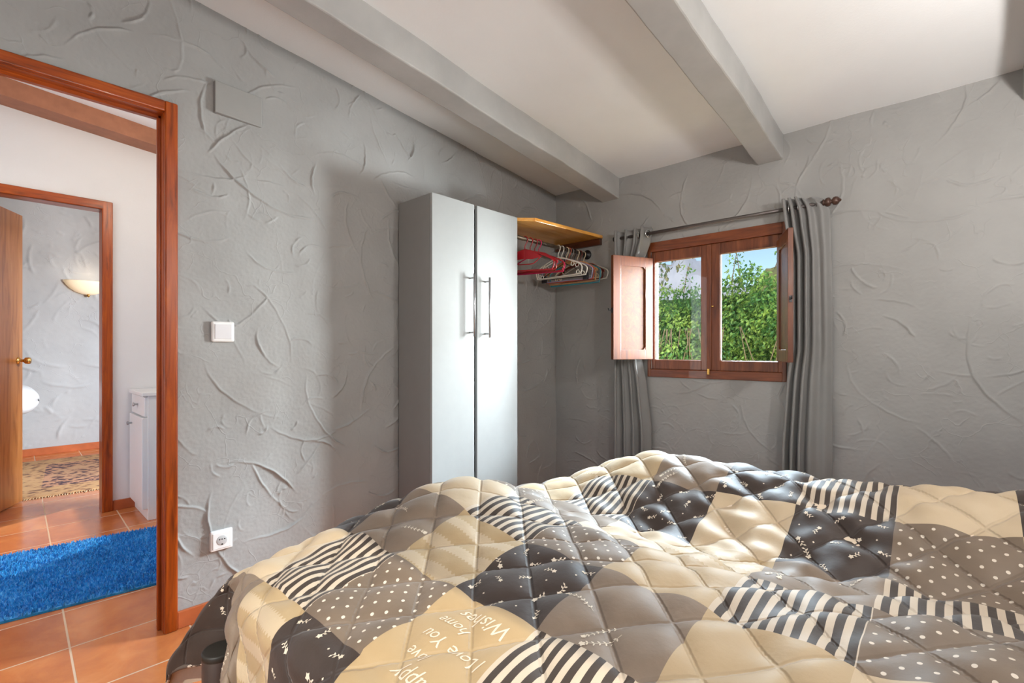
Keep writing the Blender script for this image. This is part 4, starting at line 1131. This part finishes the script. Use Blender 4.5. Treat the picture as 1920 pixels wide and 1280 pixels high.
# ------------------------------------------------------------------ far bedroom things
def persian():
    t = NT('persian_rug'); t.set(Roughness=0.9)
    uvn = t.n('ShaderNodeUVMap'); uvn.uv_map = 'uv'; uv = uvn.outputs[0]
    sp = t.n('ShaderNodeSeparateXYZ'); t.l(uv, sp.inputs[0])
    n = t.noise(uv, 16, 4, 0.65, 1.0); vo = t.n('ShaderNodeTexVoronoi'); vo.inputs['Scale'].default_value = 17; t.l(uv, vo.inputs['Vector'])
    # uv: metres from the centre
    ax_ = t.math('ABSOLUTE', sp.outputs[0]); ay = t.math('ABSOLUTE', sp.outputs[1])
    e = t.math('MAXIMUM', t.math('SUBTRACT', ax_, 0.80-0.62), t.math('SUBTRACT', ay, 0.66-0.62))   # 0..0.62 = distance scale
    field = t.math('LESS_THAN', e, 0.34)
    med = t.math('ADD', t.math('POWER', t.math('DIVIDE', sp.outputs[0], 0.40), 2), t.math('POWER', t.math('DIVIDE', sp.outputs[1], 0.34), 2))
    med = t.math('ADD', med, t.math('MULTIPLY', t.math('SUBTRACT', n, 0.5), 1.6))
    f = t.math('ADD', n, t.math('MULTIPLY', t.math('SUBTRACT', vo.outputs['Distance'], 0.4), 0.55))
    cb = t.ramp(f, [(0.36, srgb(104, 70, 50)), (0.47, srgb(160, 114, 76)), (0.62, srgb(182, 138, 92))])
    cf = t.ramp(f, [(0.40, srgb(58, 36, 44)), (0.50, srgb(96, 62, 58)), (0.60, srgb(178, 126, 92))])
    cm = t.ramp(f, [(0.42, srgb(84, 54, 48)), (0.52, srgb(150, 104, 76)), (0.66, srgb(172, 128, 92))])
    c = t.mix(field, cb, cf); c = t.mix(t.math('LESS_THAN', med, 1.0), c, cm)
    t.base(c); t.bump(n, 0.3, 0.004); return t.m
t = thing('persian_rug', 'fringed brown patterned rug on the far bedroom floor', 'rug', (-5.78, 0.68, 0))
ra2 = math.radians(-5)
us2 = np.linspace(-0.82, 0.82, 90); vs2 = np.linspace(-0.70, 0.70, 80); u2, v2 = np.meshgrid(us2, vs2)
d2 = np.minimum(0.82-np.abs(u2), 0.70-np.abs(v2))
P2 = np.stack([-5.78+u2*math.cos(ra2)-v2*math.sin(ra2), 0.70+u2*math.sin(ra2)+v2*math.cos(ra2), 0.009*sst(-0.001, 0.02, d2)+0.001+0.0015*rng.random(u2.shape)], -1)
ii = np.arange(P2.shape[0]*P2.shape[1]).reshape(P2.shape[:2]); q2 = np.stack([ii[:-1, :-1], ii[:-1, 1:], ii[1:, 1:], ii[1:, :-1]], -1).reshape(-1, 4)
np_mesh('weave', P2.reshape(-1, 3), q2, persian(), t, None, True, np.stack([u2, v2], -1).reshape(-1, 2))
mb = MB()
for k in range(90):
    vv_ = -0.69+1.38*k/89; u_ = 0.82
    p = lambda a_, b_: (-5.78+a_*math.cos(ra2)-b_*math.sin(ra2), 0.70+a_*math.sin(ra2)+b_*math.cos(ra2), 0.004)
    mb.tube([p(u_-0.004, vv_), p(u_+0.035+0.012*random.random(), vv_+random.uniform(-.006, .006))], 0.0028, 5)
fr = mb.build('fringe', plain('cream_fringe', srgb(206, 180, 140), 0.9), t); fr['kind'] = 'stuff'

t = thing('single_bed', 'single bed with white mattress behind the open inner door', 'bed', (-6.55, -0.75, 0))
MB().box((-6.98, -1.85, 0.28), (-6.28, 0.20, 0.44), 0.05, 4).build('mattress', M_duvet, t)
MB().box((-6.98, -1.85, 0.22), (-6.28, 0.20, 0.28), 0.005, 1).build('frame', M_dkmet, t)
for (lx, ly) in ((-6.36, -0.12), (-6.84, 0.17), (-6.36, -1.78), (-6.92, -1.78)):
    MB().lathe([(0.0, 0), (0.022, 0), (0.024, 0.03), (0.018, 0.05), (0.018, 0.23)], (lx, ly, 0), 'z', 14).build('leg', M_dkmet, t)
# rolled bedding on the end of the bed
def bundle():
    P = []
    n1, n2 = 40, 48
    for i in range(n1+1):
        a = PI*i/n1
        row = []
        for k in range(n2+1):
            b_ = 2*PI*k/n2
            rx, ry, rz = 0.36, 0.30, 0.175
            w_ = 1+0.03*math.sin(4*b_+2*a)+0.015*math.sin(7*a+2*b_)
            sx = math.copysign(abs(math.sin(a))**0.75, math.sin(a))
            row.append((-6.58+rx*sx*math.cos(b_)*w_, 0.02+ry*math.cos(a)*-1*w_, 0.622+rz*sx*math.sin(b_)*w_))
        P.append(row)
    return P
o = MB().grid(bundle()).build('duvet', M_duvet); tag(o, 'white bunched duvet on the end of the far bed', 'duvet')

# ------------------------------------------------------------------ garden
def leaf_mat(name, a, b, c):
    t = NT(name); t.set(Roughness=0.5)
    n = t.noise(t.coord(), 3.5, 2); oi = t.noise(t.coord(), 22, 2)
    f = t.math('ADD', t.math('MULTIPLY', n, 0.5), t.math('MULTIPLY', oi, 0.6))
    col = t.ramp(f, [(0.36, a), (0.50, b), (0.64, c)]); t.base(col)
    tl = t.n('ShaderNodeBsdfTranslucent'); t.l(col, tl.inputs[0]); mx = t.n('ShaderNodeMixShader'); mx.inputs[0].default_value = 0.25
    t.l(t.b.outputs[0], mx.inputs[1]); t.l(tl.outputs[0], mx.inputs[2]); t.l(mx.outputs[0], t.out.inputs[0])
    return t.m
M_leaf = leaf_mat('hedge_leaf', srgb(30, 72, 34), srgb(74, 122, 56), srgb(148, 176, 80))
M_twig = plain('twig', srgb(112, 96, 72), 0.8)
def leaves(name, pos, dirs, size, mat, parent, rng):
    """pointed folded leaves, 4 verts each"""
    n = len(pos); s = size[:, None]
    d = dirs/np.linalg.norm(dirs, axis=1, keepdims=True)
    r = rng.standard_normal((n, 3)); sd = np.cross(d, r); sd /= np.linalg.norm(sd, axis=1, keepdims=True)
    nn = np.cross(d, sd)
    V = np.stack([pos, pos+d*s*0.45+sd*s*0.24+nn*s*0.05, pos+d*s, pos+d*s*0.45-sd*s*0.24+nn*s*0.05], 1)
    F = np.arange(4*n).reshape(n, 4)
    return np_mesh(name, V.reshape(-1, 3), F, mat, parent, smooth=False)
rng = np.random.default_rng(77)
HY = 6.4
hd = thing('hedge', 'dense green leafy hedge beyond the window', 'hedge', (-2.3, HY, -0.4))
N = 46000
xx = rng.uniform(-5.2, 0.6, N); hv = rng.random(N)**0.85
top = 1.97+0.05*np.sin(xx*2.1+0.5)+0.04*np.sin(xx*5.3)+0.15*np.exp(-((xx+1.86)/0.22)**2)
zz = -0.4+(top+0.4)*hv+rng.normal(0, 0.03, N)
bul = 0.22*np.sin(xx*3.1+zz*1.7)+0.14*np.sin(zz*5.1-xx*2.2)
yy = HY+bul+rng.exponential(0.16, N)
dirs = np.stack([rng.normal(0, 0.6, N), rng.normal(-0.5, 0.4, N), rng.normal(-0.75, 0.4, N)], 1)
fo = leaves('foliage', np.stack([xx, yy, zz], 1), dirs, rng.uniform(0.040, 0.078, N), M_leaf, hd, rng); fo['kind'] = 'stuff'
# dense inside of the hedge
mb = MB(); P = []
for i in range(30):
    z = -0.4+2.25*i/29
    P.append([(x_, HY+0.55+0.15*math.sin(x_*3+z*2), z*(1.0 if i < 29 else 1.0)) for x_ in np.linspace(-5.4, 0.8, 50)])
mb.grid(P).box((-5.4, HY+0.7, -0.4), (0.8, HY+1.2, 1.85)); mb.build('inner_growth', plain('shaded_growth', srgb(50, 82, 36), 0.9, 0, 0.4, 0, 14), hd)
mb = MB()
for k in range(46):
    x_ = rng.uniform(-4.6, 0.2); pts = []; dx = rng.uniform(-0.12, 0.12)
    for q in range(5): pts.append((x_+dx*q+rng.uniform(-.02, .02), HY-0.12+rng.uniform(-.05, .05), -0.3+0.42*q))
    mb.tube(pts, 0.006, 5)
st_ = mb.build('stems', M_twig, hd); st_['kind'] = 'stuff'
# thin shoots standing above the hedge
mb = MB(); lp, ld = [], []
for (bx_, bz_, ln_, dx) in ((-1.62, 2.2, 0.46, 0.25), (-1.50, 2.2, 0.52, 0.42), (-1.40, 2.1, 0.62, 0.30), (-2.02, 2.15, 0.36, -0.10), (-2.12, 2.1, 0.40, 0.12), (-2.75, 2.0, 0.36, 0.12), (-1.25, 2.1, 0.5, 0.1)):
    pts = []
    for q in range(8):
        f = q/7; p = Vector((bx_+dx*ln_*f*1.4, HY+0.05, bz_-0.12+ln_*f)); pts.append(p)
        if q > 1:
            for _ in range(7):
                lp.append(p+Vector(rng.normal(0, 0.05, 3))); ld.append(rng.normal(0, 1, 3)+np.array([0, -0.3, -0.6]))
    mb.tube(pts, [0.007-0.0006*q for q in range(8)], 5)
so = mb.build('shoots', M_twig, hd); so['kind'] = 'stuff'
lf = leaves('shoot_leaves', np.array([tuple(p) for p in lp]), np.array(ld), rng.uniform(0.035, 0.065, len(lp)), M_leaf, hd, rng); lf['kind'] = 'stuff'
# branch reaching in at the upper left of the left pane
tb = thing('tree_branch', 'dark leafy tree branch hanging at the top of the left pane', 'branch', (-4.5, 5.75, -0.4))
mb = MB(); lp, ld = [], []
for (p0, p1) in (((-3.9, 6.1, 2.50), (-2.74, 6.05, 2.17)), ((-3.6, 6.1, 2.28), (-2.86, 6.05, 2.02)), ((-3.6, 6.1, 2.55), (-2.58, 6.05, 2.30))):
    pts = [Vector(p0).lerp(Vector(p1), q/8)+Vector((0, 0, 0.03*math.sin(q))) for q in range(9)]
    mb.tube(pts, [0.012-0.001*q for q in range(9)], 6)
    for q in range(2, 9):
        for _ in range(13): lp.append(pts[q]+Vector(rng.normal(0, 0.065, 3))); ld.append(rng.normal(0, 0.5, 3)+np.array([0, -0.2, -1.0]))
mb.tube([(-4.5, 5.75, -0.42), (-4.45, 5.8, 0.9), (-4.35, 5.9, 1.9), (-3.85, 6.1, 2.50)], [0.09, 0.07, 0.05, 0.02], 10).build('twig', M_twig, tb)
lf = leaves('leaf_cluster', np.array([tuple(p) for p in lp]), np.array(ld), rng.uniform(0.06, 0.10, len(lp)), leaf_mat('branch_leaf', srgb(44, 66, 52), srgb(66, 88, 66), srgb(120, 110, 74)), tb, rng); lf['kind'] = 'stuff'
# ground, hill and mountains
struct(MB().box((-60, YB+0.28, -0.5), (60, 80, -0.4)).build('ground', plain('dry_ground', srgb(150, 132, 96), 0.9, 0, 0.2, 0.2, 3)), 'dry garden ground outside the window', 'ground')
def ridge(name, cx, cy, wx, base, hgt, seed, mat, lab, cat, n=90, depth=30, rough=0.12):
    rg = np.random.default_rng(seed); P = []
    for j in range(12):
        row = []
        for i in range(n+1):
            f = i/n*2-1; g = j/11
            e = math.exp(-(f*1.7)**2)*(1-g*0.0)
            zz_ = base+hgt*e*math.sin(PI*0.5*min(1, g*1.35))*(1+rough*math.sin(i*0.55+seed)+rough*0.6*math.sin(i*1.37+j+seed)+rough*0.3*rg.standard_normal())
            row.append((cx+wx*f, cy+depth*g, zz_))
        P.append(row)
    o = MB().grid(P).build(name, mat); struct(o, lab, cat); return o
ridge('mountain', -430, 700, 420, -20, 190, 4, plain('hazed_rock', srgb(186, 186, 196), 0.9, 0, 0.12, 0, 0.02), 'rocky mountain on the skyline, paled by distance haze', 'mountain', depth=220)  # distance haze is mixed into the rock colour
ridge('mountain', -180, 760, 300, -20, 150, 8, plain('hazed_rock_far', srgb(196, 198, 210), 0.9, 0, 0.10, 0, 0.02), 'hazier mountain shoulder behind the hedge', 'mountain', depth=220)  # stronger haze in the base colour of this shoulder
ridge('hill', -24, 85, 16, -3, 21, 13, plain('scrub_hill', srgb(140, 138, 88), 0.9, 0, 0.35, 0, 0.35), 'scrubby green-brown hill behind the hedge', 'hill', depth=25, rough=0.03)
